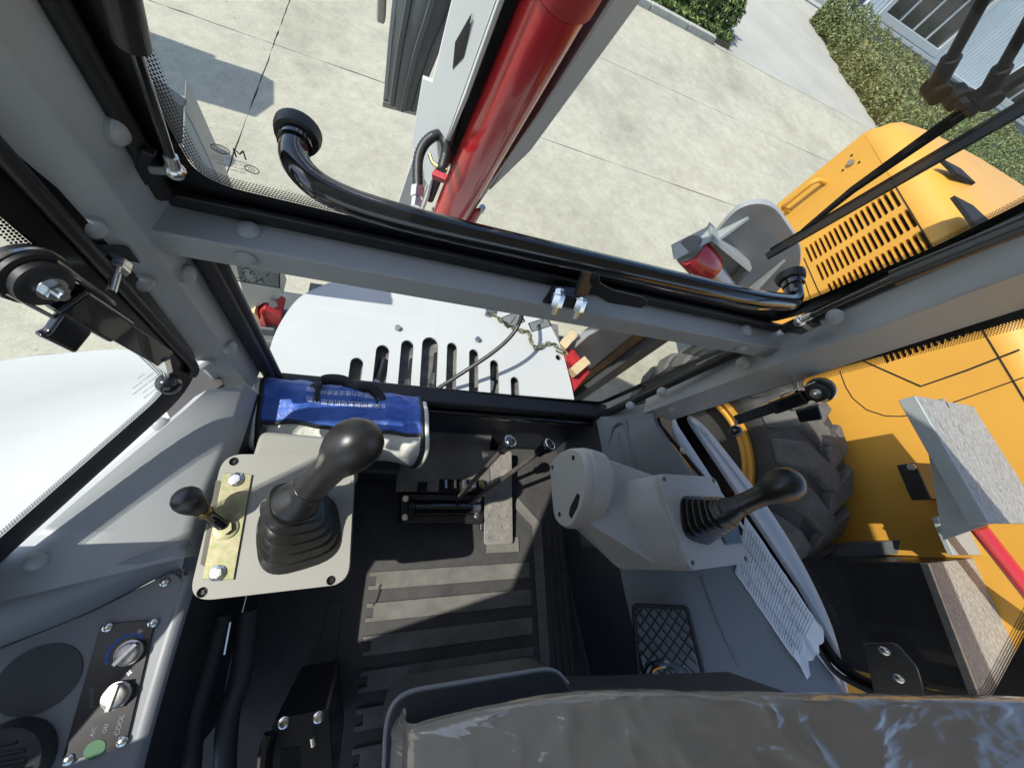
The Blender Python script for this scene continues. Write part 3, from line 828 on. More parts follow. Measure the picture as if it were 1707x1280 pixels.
bA, bB, bC, bD = sp(1118, 408), sp(1178, 378), sp(1245, 440), sp(1190, 500)
mk('socket', join(g_prism([bA, bB, bB+nr*.075, bA+nr*.085], V((.012, 0, .012))), g_prism([bB, bC, bC+nr*.05, bB+nr*.075], V((.0, .01, .014))), g_prism([bC, bD, bD+nr*.04, bC+nr*.05], V((-.012, .01, .0)))), mgrey, sr, bevel=.002)
c0, c1 = sp(1150, 415, -.05), sp(1190, 460, -.08)
mk('leg_tube', g_tube([c0 + (c0-c1)*.10, c0 + (c0-c1)*.02], [.040, .052], 32), dgrey, sr)
mk('swivel_collar', g_tube([c0, c0.lerp(c1, .05), c0.lerp(c1, .70), c0.lerp(c1, .76)], [.051, .055, .055, .050], 32), red, sr)
mk('swivel_pin', g_cyl(c0.lerp(c1, .4)+V((-.06, -.02, .01)), c0.lerp(c1, .4)+V((-.078, -.026, .013)), .020, n=18), redd, sr)
mk('ball_end', g_tube([c0.lerp(c1, .76), c0.lerp(c1, 1.0), c0.lerp(c1, 1.5), c0.lerp(c1, 2.2)], [.046, .042, .036, .034], 24), steel, sr)
L0, L1 = sp(945, 668, .03), sp(1215, 470, .03)
dl = (L1-L0).normalized(); cr = dl.cross(V((0, 1, 0))).normalized()
mk('leg_beam', g_bar(L0, L1, .085, .10, (0, 1, 0)), dgrey, sr, bevel=.006)
mk('leg_slide', g_bar(L0 + cr*.085 + V((0, .03, 0)), L1 + cr*.085 + V((0, .03, 0)), .06, .08, (0, 1, 0)), rusty, sr, bevel=.006)
mk('leg_cover', g_prism([sp(947, 590, .02), sp(980, 560, .02), sp(1060, 516, .02), sp(1070, 545, .02), sp(985, 615, .02)], (0, .05, 0)), mgrey, sr, bevel=.004)
mk('housing', g_prism([at(938, 575, z=DZ-.12), at(958, 582, z=DZ-.12), at(985, 620, z=DZ-.12), at(952, 660, z=DZ-.12)], (0, 0, -.3)), redd, sr, bevel=.01)
for a, b in (((935, 580), (955, 556)), ((953, 622), (976, 602))):
    A, B = at(*a, z=DZ-.09), at(*b, z=DZ-.09)
    mk('slide_block', g_bar(A, B, .05, .05), tan, sr, bevel=.004)
    C = B + V((.01, -.03, .026)); mk('block_bolt', g_cyl(C, C+V((0, 0, .012)), .010, n=6), chrome, sr)
mk('column', g_box((.93, .85, GROUND+.15), (1.08, 1.0, DZ-.30)), dgrey, sr, bevel=.01)
sll = thing('stabiliser', 'grey stabiliser leg seen past the left pillar with red and tan base', 'stabiliser', (-.5, .95, DZ-.5), 'folded stabiliser legs')
mk('foot_plate', g_prism([sp(250, 140), sp(306, 180), sp(304, 241), sp(283, 246), sp(262, 215)], (0.0, .03, 0)), dgrey, sll, bevel=.003)
mk('leg_beam', g_prism([sp(306, 181, -.004), sp(322, 208, -.004), sp(368, 305, -.004), sp(405, 400, -.004), sp(362, 400, -.004), sp(338, 305, -.004), sp(304, 241, -.004)], (-.02, .10, 0)), mgrey, sll, bevel=.004)
mk('leg_slide', g_prism([sp(385, 410), sp(452, 440), sp(472, 492), sp(455, 505), sp(440, 505), sp(412, 525)], (0, .08, 0)), mgrey, sll, bevel=.004)
mk('base_bracket', g_prism([sp(424, 528, -.02), sp(440, 515, -.02), sp(470, 528, -.02), sp(462, 560, -.02), sp(455, 600, -.02), sp(430, 585, -.02)], (0, .1, 0)), redd, sll, bevel=.006)
mk('pivot_lug', g_prism([sp(436, 520, -.04), sp(444, 545, -.04), sp(440, 560, -.04), sp(432, 540, -.04)], (0, .02, 0)), red, sll, bevel=.004)
mk('slide_block', g_prism([sp(413, 527, -.03), sp(424, 520, -.03), sp(440, 543, -.03), sp(428, 562, -.03)], (0, .06, 0)), tan, sll, bevel=.003)
mk('block_bolt', g_cyl(sp(455, 507, -.01), sp(455, 507, -.03), .016, n=6), dgrey, sll)
mk('column', g_box((-.62, .9, GROUND+.15), (-.47, 1.05, DZ-.25)), dgrey, sll, bevel=.01)
# rear chassis under cover so nothing floats
chs = mk('machine_chassis', g_box((-.25, -1.5, GROUND+.45), (.83, .46, FLOOR-.06)), dgrey, None, bevel=.02); tag(chs, 'dark chassis carrying the cab above the yard', 'chassis')
ax_ = mk('stabiliser_crossbeam', g_box((-.66, .86, DZ-.62), (1.10, 1.16, DZ-.31)), dgrey, None, bevel=.02); tag(ax_, 'dark cross beam joining both stabiliser legs under the cover', 'beam')

# fenders (white) under both side windows
def fender(name, label, edge, inner, group, z, drop, bulge):
    """curved mudguard: outer edge seen from above, crown rises towards the cab"""
    E = smooth_path([V(p) for p in edge], 6); I = smooth_path([V(p) for p in inner], 6)
    n = min(len(E), len(I)); rows = []
    for t_, dz in ((-.10, -.10), (-.03, -.03), (0, 0), (.14, bulge*.2), (.165, bulge*.2-.007), (.45, bulge*.6-.007), (.50, bulge*.6+.002), (.8, bulge*.9), (1., bulge)):
        rows.append([E[i].lerp(I[i], t_) + V((0, 0, dz)) for i in range(n)])
    o = mk(name, g_loft(rows, False, False, False), white, None, smooth=60)
    s_ = o.modifiers.new('thick', 'SOLIDIFY'); s_.thickness = .006; s_.offset = -1
    return tag(o, label, 'fender', group)
fz = -1.13
fender('fender', 'broad white rear mudguard outside the left window', [at(-260, 700, z=fz), at(-120, 640, z=fz), at(0, 606, z=fz), at(110, 592, z=fz), at(215, 586, z=fz), at(300, 600, z=fz), at(360, 640, z=fz)],
       [V((-.86, -.62, fz)), V((-.76, -.40, fz)), V((-.66, -.20, fz)), V((-.56, .0, fz)), V((-.48, .13, fz)), V((-.42, .24, fz)), V((-.38, .31, fz))], 'white mudguards', fz, .1, -.09)
fr_ = -1.05
fender('fender', 'narrow white mudguard strip outside the right window beside the big tyre', [at(1118, 682, z=fr_), at(1165, 705, z=fr_), at(1222, 772, z=fr_), at(1280, 850, z=fr_), at(1330, 930, z=fr_), at(1372, 1015, z=fr_), at(1396, 1085, z=fr_), at(1420, 1200, z=fr_)],
       [V((.985, .33, fr_)), V((1.01, .26, fr_)), V((1.06, .16, fr_)), V((1.12, .04, fr_)), V((1.18, -.08, fr_)), V((1.25, -.22, fr_)), V((1.32, -.36, fr_)), V((1.46, -.62, fr_))], 'white mudguards', fr_, .1, .045)

# tool box with tread plate lid beside the cab, right rear
tb = thing('tool_box', 'dark tool box with shiny tread plate lid and grab handle, lower right', 'tool box', tuple(at(1620, 1030, z=-1.4)))
TZ = -.97
tq = [at(1551, 938, z=TZ), at(1650, 927, z=TZ), at(1790, 1150, z=TZ), at(1640, 1170, z=TZ)]
mk('lid', g_prism(tq, (0, 0, -.012)), tread, tb, bevel=.002)
mk('lid_rim', g_bar(tq[0]+V((-.012, 0, -.012)), tq[3]+V((-.012, 0, -.012)), .014, .028), steel, tb, bevel=.003)
mk('box', g_prism([p + V((0, 0, -.0125)) for p in tq], (-.02, 0, -.55)), satin, tb, bevel=.004)
a, b = at(1556, 955, z=TZ-.02), at(1604, 1040, z=TZ-.02); o = V((-.05, 0, .0))
mk('grab_handle', g_tube(rounded([a, a+o, b+o, b], .03, 6, False), .009, 10), mgrey, tb)
mk('mount', g_box((1.3, -.75, -2.3), (1.75, -.25, -1.7)), dgrey, tb, bevel=.02)
rp_ = mk('red_tube', g_cyl(at(1630, 878, z=-.80), at(1775, 1062, z=-.80), .026, n=24), red, None, smooth=40); tag(rp_, 'bright red cylinder tube beyond the tread plate tool box', 'cylinder')
sp_ = thing('reflection_plate', 'grey plate standing in for a glass reflection between the tool box and the loader step', 'reflection', tuple(at(1600, 900, z=-1.5)))  # solid stand-in for a grey reflection in the side glass; its leg is added
mk('plate', g_prism([at(1562, 862, z=-.94), at(1690, 835, z=-.94), at(1720, 925, z=-.94), at(1590, 925, z=-.94)], (0, 0, -.02)), mgrey, sp_, bevel=.003)
mk('leg', g_bar(at(1640, 895, z=-.96), at(1640, 895, z=-.96)+V((-.4, -.1, -.9)), .06, .06), dgrey, sp_)

# neighbour's digger on the left: only its shadow reaches the picture
nd = thing('parked_digger', 'grey parked digger arm and bucket left of the cab beyond the pillar', 'digger', (-5, 4, GROUND))
mk('bucket', g_loft([[V((x, 3.75 + a_, -1.25 + b_)) for a_, b_ in ((-.12, 0), (.12, -.05), (.33, .02), (.42, .25), (.36, .42), (.05, .5), (-.2, .36), (-.05, .2))] for x in (-3.35, -3.3, -2.75, -2.7)]), dgrey, nd, bevel=.01)
mk('arm', g_prism([V((-3.35, 3.9, -.95)), V((-3.35, 4.2, -.85)), V((-4.9, 4.3, -.9)), V((-5.2, 4.1, -1.6)), V((-4.4, 3.9, -1.25))], (.0, .0, .26)), dgrey, nd, bevel=.02)
mk('hose', g_tube(smooth_path([V((-3.1, 3.2, -1.2)), V((-2.75, 3.0, -1.0)), V((-2.6, 2.9, -1.25)), V((-2.6, 2.95, -1.6))], 8), .05, 10), rub, nd)
mk('body', g_box((-7.6, 2.2, GROUND+.55), (-5.0, 5.3, -1.1)), yel, nd, bevel=.08)
for y in (2.5, 5.0): mk('track', g_box((-8.0, y-.25, GROUND), (-4.7, y+.25, GROUND+.55)), dgrey, nd, bevel=.1)

# ================================================================== THE CAB
cab = thing('machine_cab', 'grey steel cab frame with bolted pillars, cross beam and glazed sides', 'cab', (.29, 0, FLOOR))
ROOF = .26
# cross beam between the upper and lower front window
mk('cross_beam', g_box((-.305, .377, -.5365), (.862, .432, -.491)), grey, cab, bevel=.0035, seg=2)
# left front pillar: front face, ridge, side face
def pillar(name, bot, top, z0, z1):
    r0 = [V((x, y, z0)) for x, y in bot]; r1 = [V((x, y, z1)) for x, y in top]
    return mk(name, g_loft([r0, r1]), grey, cab, bevel=.0035, seg=2)
lpb = [(-.288, .430), (-.298, .366), (-.340, .340), (-.395, .385), (-.345, .455)]
pillar('left_front_pillar'.replace('left_front_', ''), lpb, [(-.286, .430), (-.294, .362), (-.338, .341), (-.395, .385), (-.345, .455)], -1.02, ROOF)
rpb = [(.862, .432), (.835, .370), (.945, .352), (1.0, .40), (.91, .47)]
rpt = [(.862, .385), (.838, .295), (.965, .285), (1.03, .33), (.93, .43)]
pillar('pillar', rpb, rpt, -.96, ROOF)
# front sill, front wall of the footwell
mk('front_sill', g_box((-.30, .392, -1.135), (.80, .452, -1.095)), rub, cab, bevel=.012, seg=3)
mk('front_sill_lip', g_box((-.30, .375, -1.165), (.78, .40, -1.137)), gloss, cab, bevel=.01, seg=3)
mk('front_wall', g_prism([V((-.34, .405, -1.136)), V((-.34, .355, FLOOR-.02)), V((-.34, .43, FLOOR-.02)), V((-.34, .445, -1.136))], (1.14, 0, 0)), wallc, cab, smooth=None)
mk('floor_pan', g_box((-.55, -1.3, FLOOR-.06), (1.15, .43, FLOOR-.022)), wallc, cab, smooth=None)
# bent kick plate with hose cut-outs on the left half of the front wall
kp = [(.400, -1.150), (.392, -1.30), (.375, -1.345), (.345, -1.370), (.30, -1.378), (.165, -1.385)]
kx0, kx1 = .085, .425
mk('kick_plate', g_loft([[V((x, y, z)) for y, z in kp] + [V((x, y, z-.006)) for y, z in kp[::-1]] for x in (kx0, kx1)]), mat('kick_plate_steel', (.15, .14, .125), .34, metal=.3, var=.25, vscale=10, bump=.15, bscale=150), cab, smooth=50)
for a, b in (((697, 803), (712, 822)), ((733, 798), (806, 822))):
    A, B = at(*a, z=-1.3765), at(*b, z=-1.3765)
    mk('hose_opening', g_box((A.x, B.y, -1.383), (B.x, A.y, -1.3765)), dark, cab, smooth=None)
for px in (742, 757, 774, 790, 803):
    c = at(px, 806, z=-1.36); mk('brass_fitting', g_cyl(c+V((0, .012, 0)), c+V((0, -.018, .006)), .0085, n=6), brass if px % 2 else steel, cab)
# ledge under the tool bag
mk('ledge', g_box((-.33, .20, FLOOR-.02), (.083, .404, -1.225)), wallc, cab, bevel=.01)
# ---- left shelf panel (sunlit), its wall below
lo = [at(345, 650, z=-.895), at(300, 690, z=-.895), at(150, 815, z=-.895), at(60, 893, z=-.895), at(-90, 1024, z=-.895)]
li = [at(408, 640, z=-.945), at(382, 720, z=-.945), at(340, 820, z=-.945), at(318, 880, z=-.945), at(312, 928, z=-.945)]
mk('sill_corner', g_prism([at(285, 700, z=-.906), at(372, 640, z=-.906), at(352, 600, z=-.906), at(312, 612, z=-.906), at(268, 668, z=-.906)], (0, 0, -.012)), rub, cab, smooth=None)
rows = [[p + V((-.035, -.022, -.018)) for p in lo], lo, [a.lerp(b, .5) for a, b in zip(lo, li)], [a.lerp(b, .93)+V((0,0,.001)) for a, b in zip(lo, li)], [b + V((.003, 0, -.004)) for b in li], [b + V((.012, 0, -.06)) for b in li], [V((b.x+.03, b.y, FLOOR-.02)) for b in li]]
sm = [smooth_path(r, 5) for r in rows]
mk('side_shelf', g_loft(sm[:6], False, False, False), greyL, cab, smooth=60)
mk('side_wall', g_loft(sm[5:], False, False, False), wallc, cab, smooth=60)
# ---- right shelf panel, pressed ribs
ro = [V((.895, .415, -.93)), at(1090, 700, z=-.915), at(1140, 775, z=-.905), at(1230, 900, z=-.905), at(1330, 1060, z=-.905), V((1.46, -.62, -.905))]
ri = [V((.757, .405, -1.10)), V((.765, .30, -1.10)), V((.770, .15, -1.10)), V((.775, -.10, -1.10)), V((.80, -.30, -1.10)), V((.86, -.62, -1.10))]
rows = [[p + V((.02, .01, -.01)) for p in ro], ro, [a.lerp(b, .12) for a, b in zip(ro, ri)], [a.lerp(b, .5) + V((-.004, 0, -.008)) for a, b in zip(ro, ri)], [a.lerp(b, .9) for a, b in zip(ro, ri)], [b + V((-.004, 0, -.016)) for b in ri], [V((b.x-.004, b.y, FLOOR-.02)) for b in ri]]
sm = [smooth_path(r, 5) for r in rows]
mk('side_shelf', g_loft(sm[:6], False, False, False), mat('shelf_dark_grey', (.165, .178, .186), .42, var=.06, vscale=3, bump=.15, bscale=420), cab, smooth=60)
mk('side_wall', g_loft(sm[5:], False, False, False), wallc, cab, smooth=60)
mk('corner_rail', g_tube([V((.772, .392, -1.13)), V((.765, .385, -1.28)), V((.765, .375, FLOOR))], .008, 8), gloss, cab)
RS = [(V((.79, .40, -1.07)), V((1.30, -.30, -.93)))]
def onshelf(px, py, lift=.0):
    """a point on the right shelf panel"""
    d = ray(px, py); best = None
    for i in range(len(ro)-1):
        for tri in ((ro[i], ro[i+1], ri[i]), (ri[i], ro[i+1], ri[i+1])):
            n_ = (tri[1]-tri[0]).cross(tri[2]-tri[0]); den = d.dot(n_)
            if abs(den) < 1e-9: continue
            t_ = tri[0].dot(n_)/den; p = d*t_
            c_ = [(tri[(k+1) % 3]-tri[k]).cross(p-tri[k]).dot(n_) for k in range(3)]
            if t_ > 0 and (min(c_) > -1e-6 or max(c_) < 1e-6): best = p
    if best is None:
        n_ = (ro[2]-ro[3]).cross(ri[2]-ro[3]); best = d*(ro[3].dot(n_)/d.dot(n_))
    up = V((-.6, -.25, .76))
    return best + up*lift
shelfg = MATS['shelf_dark_grey']
for path in ([(1015, 742), (1022, 712), (1035, 704), (1045, 716), (1062, 790)], [(1041, 700), (1060, 745), (1082, 790)], [(1030, 722), (1048, 790)], [(1170, 960), (1200, 1040), (1232, 1110)]):
    mk('pressed_rib', g_tube(smooth_path([onshelf(*p, .002) for p in path], 5), .006, 8), shelfg, cab)
# ---- left side console with the heater controls: a level top at ZC
ZC = -1.0
UPV = V((0, 0, 1))
def tf(px, py): return at(px, py, z=ZC)
tp = [tf(-90, 1122), tf(0, 1080), tf(150, 1020), tf(288, 952), tf(306, 966), tf(262, 1110), tf(214, 1280), tf(185, 1400), tf(-90, 1450)]
mk('heater_console', g_prism(rounded(tp, .012, 4), (0, 0, -.02)), trimg, cab, bevel=.002)
low_ = smooth_path([tf(-90, 1122), tf(0, 1080), tf(150, 1020), tf(288, 950), tf(311, 962)], 6)
hi_ = smooth_path([at(-90, 1010, z=-.925), at(0, 985, z=-.925), at(150, 945, z=-.925), at(290, 908, z=-.930), at(318, 905, z=-.945)], 6)
rows = [[p + V((0, 0, -.012)) for p in low_], [p + V((.0, .002, .004)) for p in low_], [a.lerp(b, .12) + V((0, 0, .016)) for a, b in zip(low_, hi_)], [a.lerp(b, .32) + V((0, 0, .026)) for a, b in zip(low_, hi_)], [a.lerp(b, .62) + V((0, 0, .022)) for a, b in zip(low_, hi_)], [a.lerp(b, .9) + V((0, 0, .008)) for a, b in zip(low_, hi_)], [b + V((0, .012, -.02)) for b in hi_]]
mk('console_rim', g_loft(rows, False, False, False), trimg, cab, smooth=70)
edge = smooth_path([tf(314, 955), tf(309, 966), tf(264, 1110), tf(216, 1278), tf(190, 1400)], 5)
rows = [[p + V((-.010, .0, -.003)) for p in edge], [p + V((.000, .0, .004)) for p in edge], [p + V((.010, .002, .002)) for p in edge], [p + V((.017, .002, -.010)) for p in edge], [p + V((.018, .002, -.06)) for p in edge], [p + V((.012, .0, FLOOR-ZC-.02)) for p in edge]]
mk('console_edge', g_loft(rows[:4], False, False, False), trimg, cab, smooth=70)
mk('console_wall', g_loft(rows[3:], False, False, False), trimd, cab, smooth=70)
def disc(name, px, py, rx_, ry_, m, th=.002, n=36):
    c = tf(px, py); return mk(name, g_prism([c + V((rx_*math.cos(2*math.pi*k/n), ry_*math.sin(2*math.pi*k/n), th)) for k in range(n)], (0, 0, -th-.003)), m, cab, smooth=None)
disc('speaker_cap', 66, 1131, .054, .050, mat('cap_charcoal', (.05, .054, .06), .55, var=.08, bump=.25, bscale=900))
c = tf(8, 1275)
mk('air_outlet', g_tube([c, c+UPV*.012, c+UPV*.03, c+UPV*.036], [.060, .060, .056, .046], 36), trimd, cab)
for k in range(-3, 4):
    w_ = math.sqrt(.044**2-(k*.0125)**2); mk('outlet_fin', g_xf(g_box((-w_, -.0012, -.005), (w_, .0012, .005)), frame(c+UPV*.038+V((0, k*.0125, 0)), (0, .6, .8), (1, 0, 0))), trimd, cab, smooth=None)
ac = mk('heater_panel', g_prism(rounded([tf(170, 1040)+UPV*.0045, tf(261, 1031)+UPV*.0045, tf(212, 1240)+UPV*.0045, tf(104, 1270)+UPV*.0045], .006, 3), UPV*-.004), mat('panel_black', (.014, .015, .017), .3, var=.1), cab, bevel=.0008)
scr = mesh_of('screw', g_tube([(0,0,0), (0,0,.002), (0,0,.004), (0,0,.0048)], [.0078, .0075, .005, .0015], 14), chrome)
for p in ((182, 1044), (257, 1037), (206, 1233), (117, 1263)):
    inst('panel_screw', scr, frame(tf(*p)+UPV*.0046, UPV), ac)
inst('console_screw', scr, frame(tf(275, 970)+UPV*.0015, UPV), cab)
for p, rot in (((220, 1085), .9), ((200, 1155), 1.5)):
    c = tf(*p) + UPV*.0046
    kb = mk('control_knob', g_tube([c, c+UPV*.008, c+UPV*.0085, c+UPV*.017, c+UPV*.018], [.0205, .0200, .0165, .0155, .013], 28), steel, ac)
    f_ = frame(c+UPV*.018, UPV, (math.cos(rot), math.sin(rot), 0))
    mk('pointer', g_xf(g_box((-.019, -.0032, -.010), (.019, .0032, .003)), f_), chrome, kb, bevel=.0008)
bl = mat('blue_print', (.02, .11, .42), .5)
c = tf(214, 1086)
for k in range(7):
    a = math.radians(60 + k*24); A = c + V((.027*math.cos(a), .027*math.sin(a), .0049))
    mk('scale_mark', g_xf(g_box((-.0028, -.0045, -.0002), (.0028, .0045, .0002)), frame(A, UPV, (math.cos(a), math.sin(a), 0))), bl, ac, smooth=None)
disc('green_sticker', 161, 1246, .0135, .0125, mat('green_print', (.008, .09, .03), .5), .0055)
def tprint(body, px, py, size, parent, m=inkg, rot=0.):
    g = text_geo(body, size); mt = frame(tf(px, py)+UPV*.0050, UPV, (0, 1, 0)) @ Matrix.Rotation(rot, 4, 'Z')
    return mk('print_mark', g_xf(g, mt), m, parent, smooth=None)
tprint('✻', 240, 1051, .012, ac, inkw); tprint('✤', 222, 1119, .011, ac, inkw)
tprint('POWER', 160, 1158, .0085, ac, inkg, .3); tprint('OFF', 180, 1180, .006, ac); tprint('A/C', 162, 1216, .0085, ac); tprint('ON', 182, 1211, .008, ac); tprint('COOL', 206, 1205, .010, ac, inkg)
# dark cable channel and lower trims on the left
for path, m_ in (([(372, 1025), (345, 1120), (322, 1200), (312, 1330)], trimd), ([(412, 1020), (402, 1120), (380, 1200), (372, 1330)], trimd)):
    mk('lower_trim', g_tube(smooth_path([at(*p, z=-1.22) for p in path], 6), .022, 12), m_, cab)
mk('cable', g_tube([at(384, 1036, z=-1.03), at(374, 1090, z=-1.05)], .0025, 6), chrome, cab)
mk('low_sun_blocker', g_prism([WL[0]+V((-.525, -.851, 0))*t_ + V((0, 0, dz)) + WL[1]*-.012 for t_, dz in ((.30, -.012), (.31, .28), (.36, .315), (.80, .33), (.80, -.012))], WL[1]*-.02), grey, cab, smooth=None)  # unseen panel added to keep the sun off the heater console
mk('rear_sun_blocker', g_prism([V((-.745, -.435, -.9)), V((-.65, -.27, ROOF)), V((-.99, -1.29, ROOF)), V((-.99, -1.29, -.9))], (-.02, 0, 0)), grey, cab, smooth=None)  # unseen sheet added to shut out sun from the floor behind the post
mk('rear_wall_panel', g_box((-.95, -1.34, FLOOR-.02), (1.0, -1.30, -.85)), wallc, cab, smooth=None)
# ---- roof, rear posts
mk('roof', g_prism([V((-.36, .47, ROOF)), V((.95, .47, ROOF)), V((1.27, -.05, ROOF)), V((1.27, -1.4, ROOF)), V((-1.04, -1.4, ROOF)), V((-1.04, -.75, ROOF))], (0, 0, .10)), white, cab, bevel=.03)
for a, b in ((V((-.745, -.42, -.9)), V((-.645, -.255, ROOF))), (V((1.02, -.86, -1.4)), V((1.0, -.84, ROOF))), (V((-1.0, -1.32, -.9)), V((-1.0, -1.32, ROOF))), (V((1.0, -1.32, -1.4)), V((1.0, -1.32, ROOF)))):
    mk('rear_post', g_bar(a, b, .07, .09, (0, 1, 0)), grey, cab, bevel=.008)

# ---- glazing: seal, frit print, dots, pane
def glaze(opening, plane_n, solid, dotw, r, inner_lift=.002, th=.006):
    n_ = V(plane_n).normalized(); path = rounded(opening, r, 7)
    c_ = sum(path, V())/len(path)
    a_ = sum(((path[i]-c_).cross(path[(i+1) % len(path)]-c_) for i in range(len(path))), V())
    if a_.dot(n_) < 0: path = path[::-1]
    big = []
    N = len(path)
    for i in range(N):
        t_ = (path[(i+1) % N]-path[i-1]).normalized(); big.append(path[i] - n_.cross(t_)*solid)
    p = mk('window_pane', g_prism(big, n_*-th), glass, cab, smooth=None)
    strip('frit_band', path, n_, -solid, 0, blkfrit, p, closed=True, lift=inner_lift)
    strip('frit_dots', path, n_, 0, dotw, dots, p, uvs=True, closed=True, lift=inner_lift*.7)
    return p
YF = .436
UP = [at(333, 299, y=YF), at(1288, 524, y=YF), at(1560, 408, y=YF), V((at(1560, 408, y=YF).x+.02, YF, ROOF-.05)), V((at(233, 76, y=YF).x, YF, ROOF-.05)), at(285, 215, y=YF)]
up_pane = glaze(UP, (0, -1, 0), .060, .017, [.05, .09, .02, .03, .03, .03])
LOWR = [at(352, 400, y=YF+.012), at(441, 652, y=YF+.012), at(716, 646, y=YF+.012), at(1000, 669, y=YF+.012), at(1240, 562, y=YF+.012)]
LOWR[1] = V((-.285, YF+.012, -1.10)); LOWR[2] = V((.15, YF+.012, -1.10))
lw_pane = glaze(LOWR, (0, -1, 0), .03, .004, [.02, .02, 0, .02, .02])
lw = [at(-330, 150, pl=WL), at(0, 362, pl=WL), at(150, 490, pl=WL), at(283, 625, pl=WL), at(268, 658, pl=WL), at(0, 893, pl=WL), at(-200, 1070, pl=WL)]
left_pane = glaze(lw, WL[1], .052, .013, [.02, 0, 0, .04, .03, 0, .02])
rw = [at(1141, 694, pl=WR), at(1400, 612, pl=WR), at(1760, 516, pl=WR), at(1900, 700, pl=WR), at(1650, 1165, pl=WR), at(1440, 1128, pl=WR), at(1395, 1092, pl=WR), at(1330, 978, pl=WR), at(1268, 885, pl=WR)]
right_pane = glaze(rw, WR[1], .044, .016, [.03, 0, .02, .05, .03, .03, .03, 0, 0])
# rubber seals on the frame
def seal(path, w, h=0, m=rub):
    return mk('window_seal', g_tube(path, w, 8), m, cab, smooth=50)
mk('window_seal', g_box((-.285, .421, -.4905), (.855, .431, -.468)), rub, cab, bevel=.003)
seal([V((-.284, .421, -.47)), V((-.283, .421, ROOF))], .012)
seal([V((.85, .418, -.47)), V((.853, .375, ROOF))], .012)
seal([V((-.276, .418, -.545)), V((-.276, .418, -1.09))], .015)
seal([V((-.262, .428, -.545)), V((-.262, .428, -1.09))], .010)
seal([V((.845, .418, -.545)), V((.775, .405, -1.10))], .014)
sp0 = [at(p[0], p[1], pl=(WL[0]+WL[1]*.010, WL[1])) for p in ((320, 625), (326, 612), (0, 252), (-200, 30))]
seal(rounded(sp0, .03, 4, False), .008, 0)
sp1 = [at(p[0], p[1], pl=(WR[0]+WR[1]*.012, WR[1])) for p in ((1500, 1175), (1425, 1140), (1390, 1120), (1300, 985), (1200, 830), (1098, 706), (1098, 692), (1130, 680), (1380, 603), (1760, 490))]
seal(rounded(sp1, .02, 4, False), .008, 0)

# ---- dome bolts
dome = mesh_of('bolt', g_tube([(0,0,-.006), (0,0,.0032), (0,0,.0036), (0,0,.0062), (0,0,.0086), (0,0,.0098), (0,0,.0101)], [.0142, .0142, .0136, .0120, .0085, .0040, .001], 26), grey, 35)
NF, NS = V((.98, -.16, .05)), V((.52, -.85, .05))
fl = (V((-.293, .40, 0)), V((-.064, .010, 0)).cross(V((0,0,1))).normalized())
lfn = V((.988, -.15, 0)); lsn = V((.53, -.85, 0))
fpl = (V((-.2925, .398, 0)), lfn); spl = (V((-.318, .353, 0)), lsn)
for p, pl in (((187, 215), fpl), ((307, 455), fpl), ((380, 578), fpl), ((148, 375), spl), ((234, 468), spl), ((342, 604), spl)):
    inst('dome_bolt', dome, frame(at(*p, pl=pl)+pl[1]*.004, pl[1]), cab)
for p in ((415, 385), (1244, 551)): inst('dome_bolt', dome, frame(at(*p, z=-.491), (0, 0, 1)), cab)
for p in ((411, 430), (1234, 580)): inst('dome_bolt', dome, frame(at(*p, y=.377), (0, -1, 0)), cab)
rf = (V((.848, .40, -.8)), V((-.917, .40, 0))); rs2 = (V((.89, .361, -.8)), V((-.16, -.98, 0)))
rfu = (V((.85, .36, -.2)), V((-.95, .25, 0))); 
for p, pl in (((1393, 527), rs2), ((1240, 604), rs2), ((1105, 653), rs2), ((1052, 676), rs2)):
    inst('dome_bolt', dome, frame(at(*p, pl=pl)+V((-.004, -.002, 0)), (-.8, -.5, .3)), cab)
for p in ((1363, 599), (1272, 629), (1118, 679)):
    inst('dome_bolt', dome, frame(at(*p, pl=rs2)+V((-.002, -.004, 0)), (-.2, -.95, .1)), cab)
for p, o_ in (((268, 707), V((.42, -.27, .86))), ((60, 935), V((.42, -.27, .86)))):
    q_ = at(*p, z=-.902); inst('dome_bolt', dome, frame(q_, o_), cab)
inst('dome_bolt', dome, frame(onshelf(1140, 750, .002), (-.6, -.25, .76)) @ Matrix.Scale(.8, 4), cab)

# ---- black grab bar across the upper window
b0, b1 = at(497, 222, y=.425), at(1317, 461, y=.425)
YB = .352
e0, e1 = at(512, 296, y=YB), at(1304, 500, y=YB)
r0, r1 = at(497, 240, y=YB+.02), at(1325, 482, y=YB+.02)
gb = mk('grab_bar', g_tube(rounded([b0, b0 + V((0, -.045, 0)), at(545, 326, y=YB), at(700, 372, y=YB), at(1250, 497, y=YB), b1 + V((0.008, -.05, -.01)), b1], [.0, .04, .05, .1, .05, .035, 0], 8, False), .0148, 20), gloss, cab, smooth=60)
for b in (b0, b1):
    mk('flange', g_tube([b+V((0, -.010, 0)), b+V((0, -.009, 0)), b+V((0, -.002, 0)), b+V((0, .004, 0))], [.018, .022, .024, .024], 28), rub, gb)
    mk('collar', g_cyl(b+V((0, -.020, 0)), b+V((0, -.0105, 0)), .0175, n=20), gloss, gb)
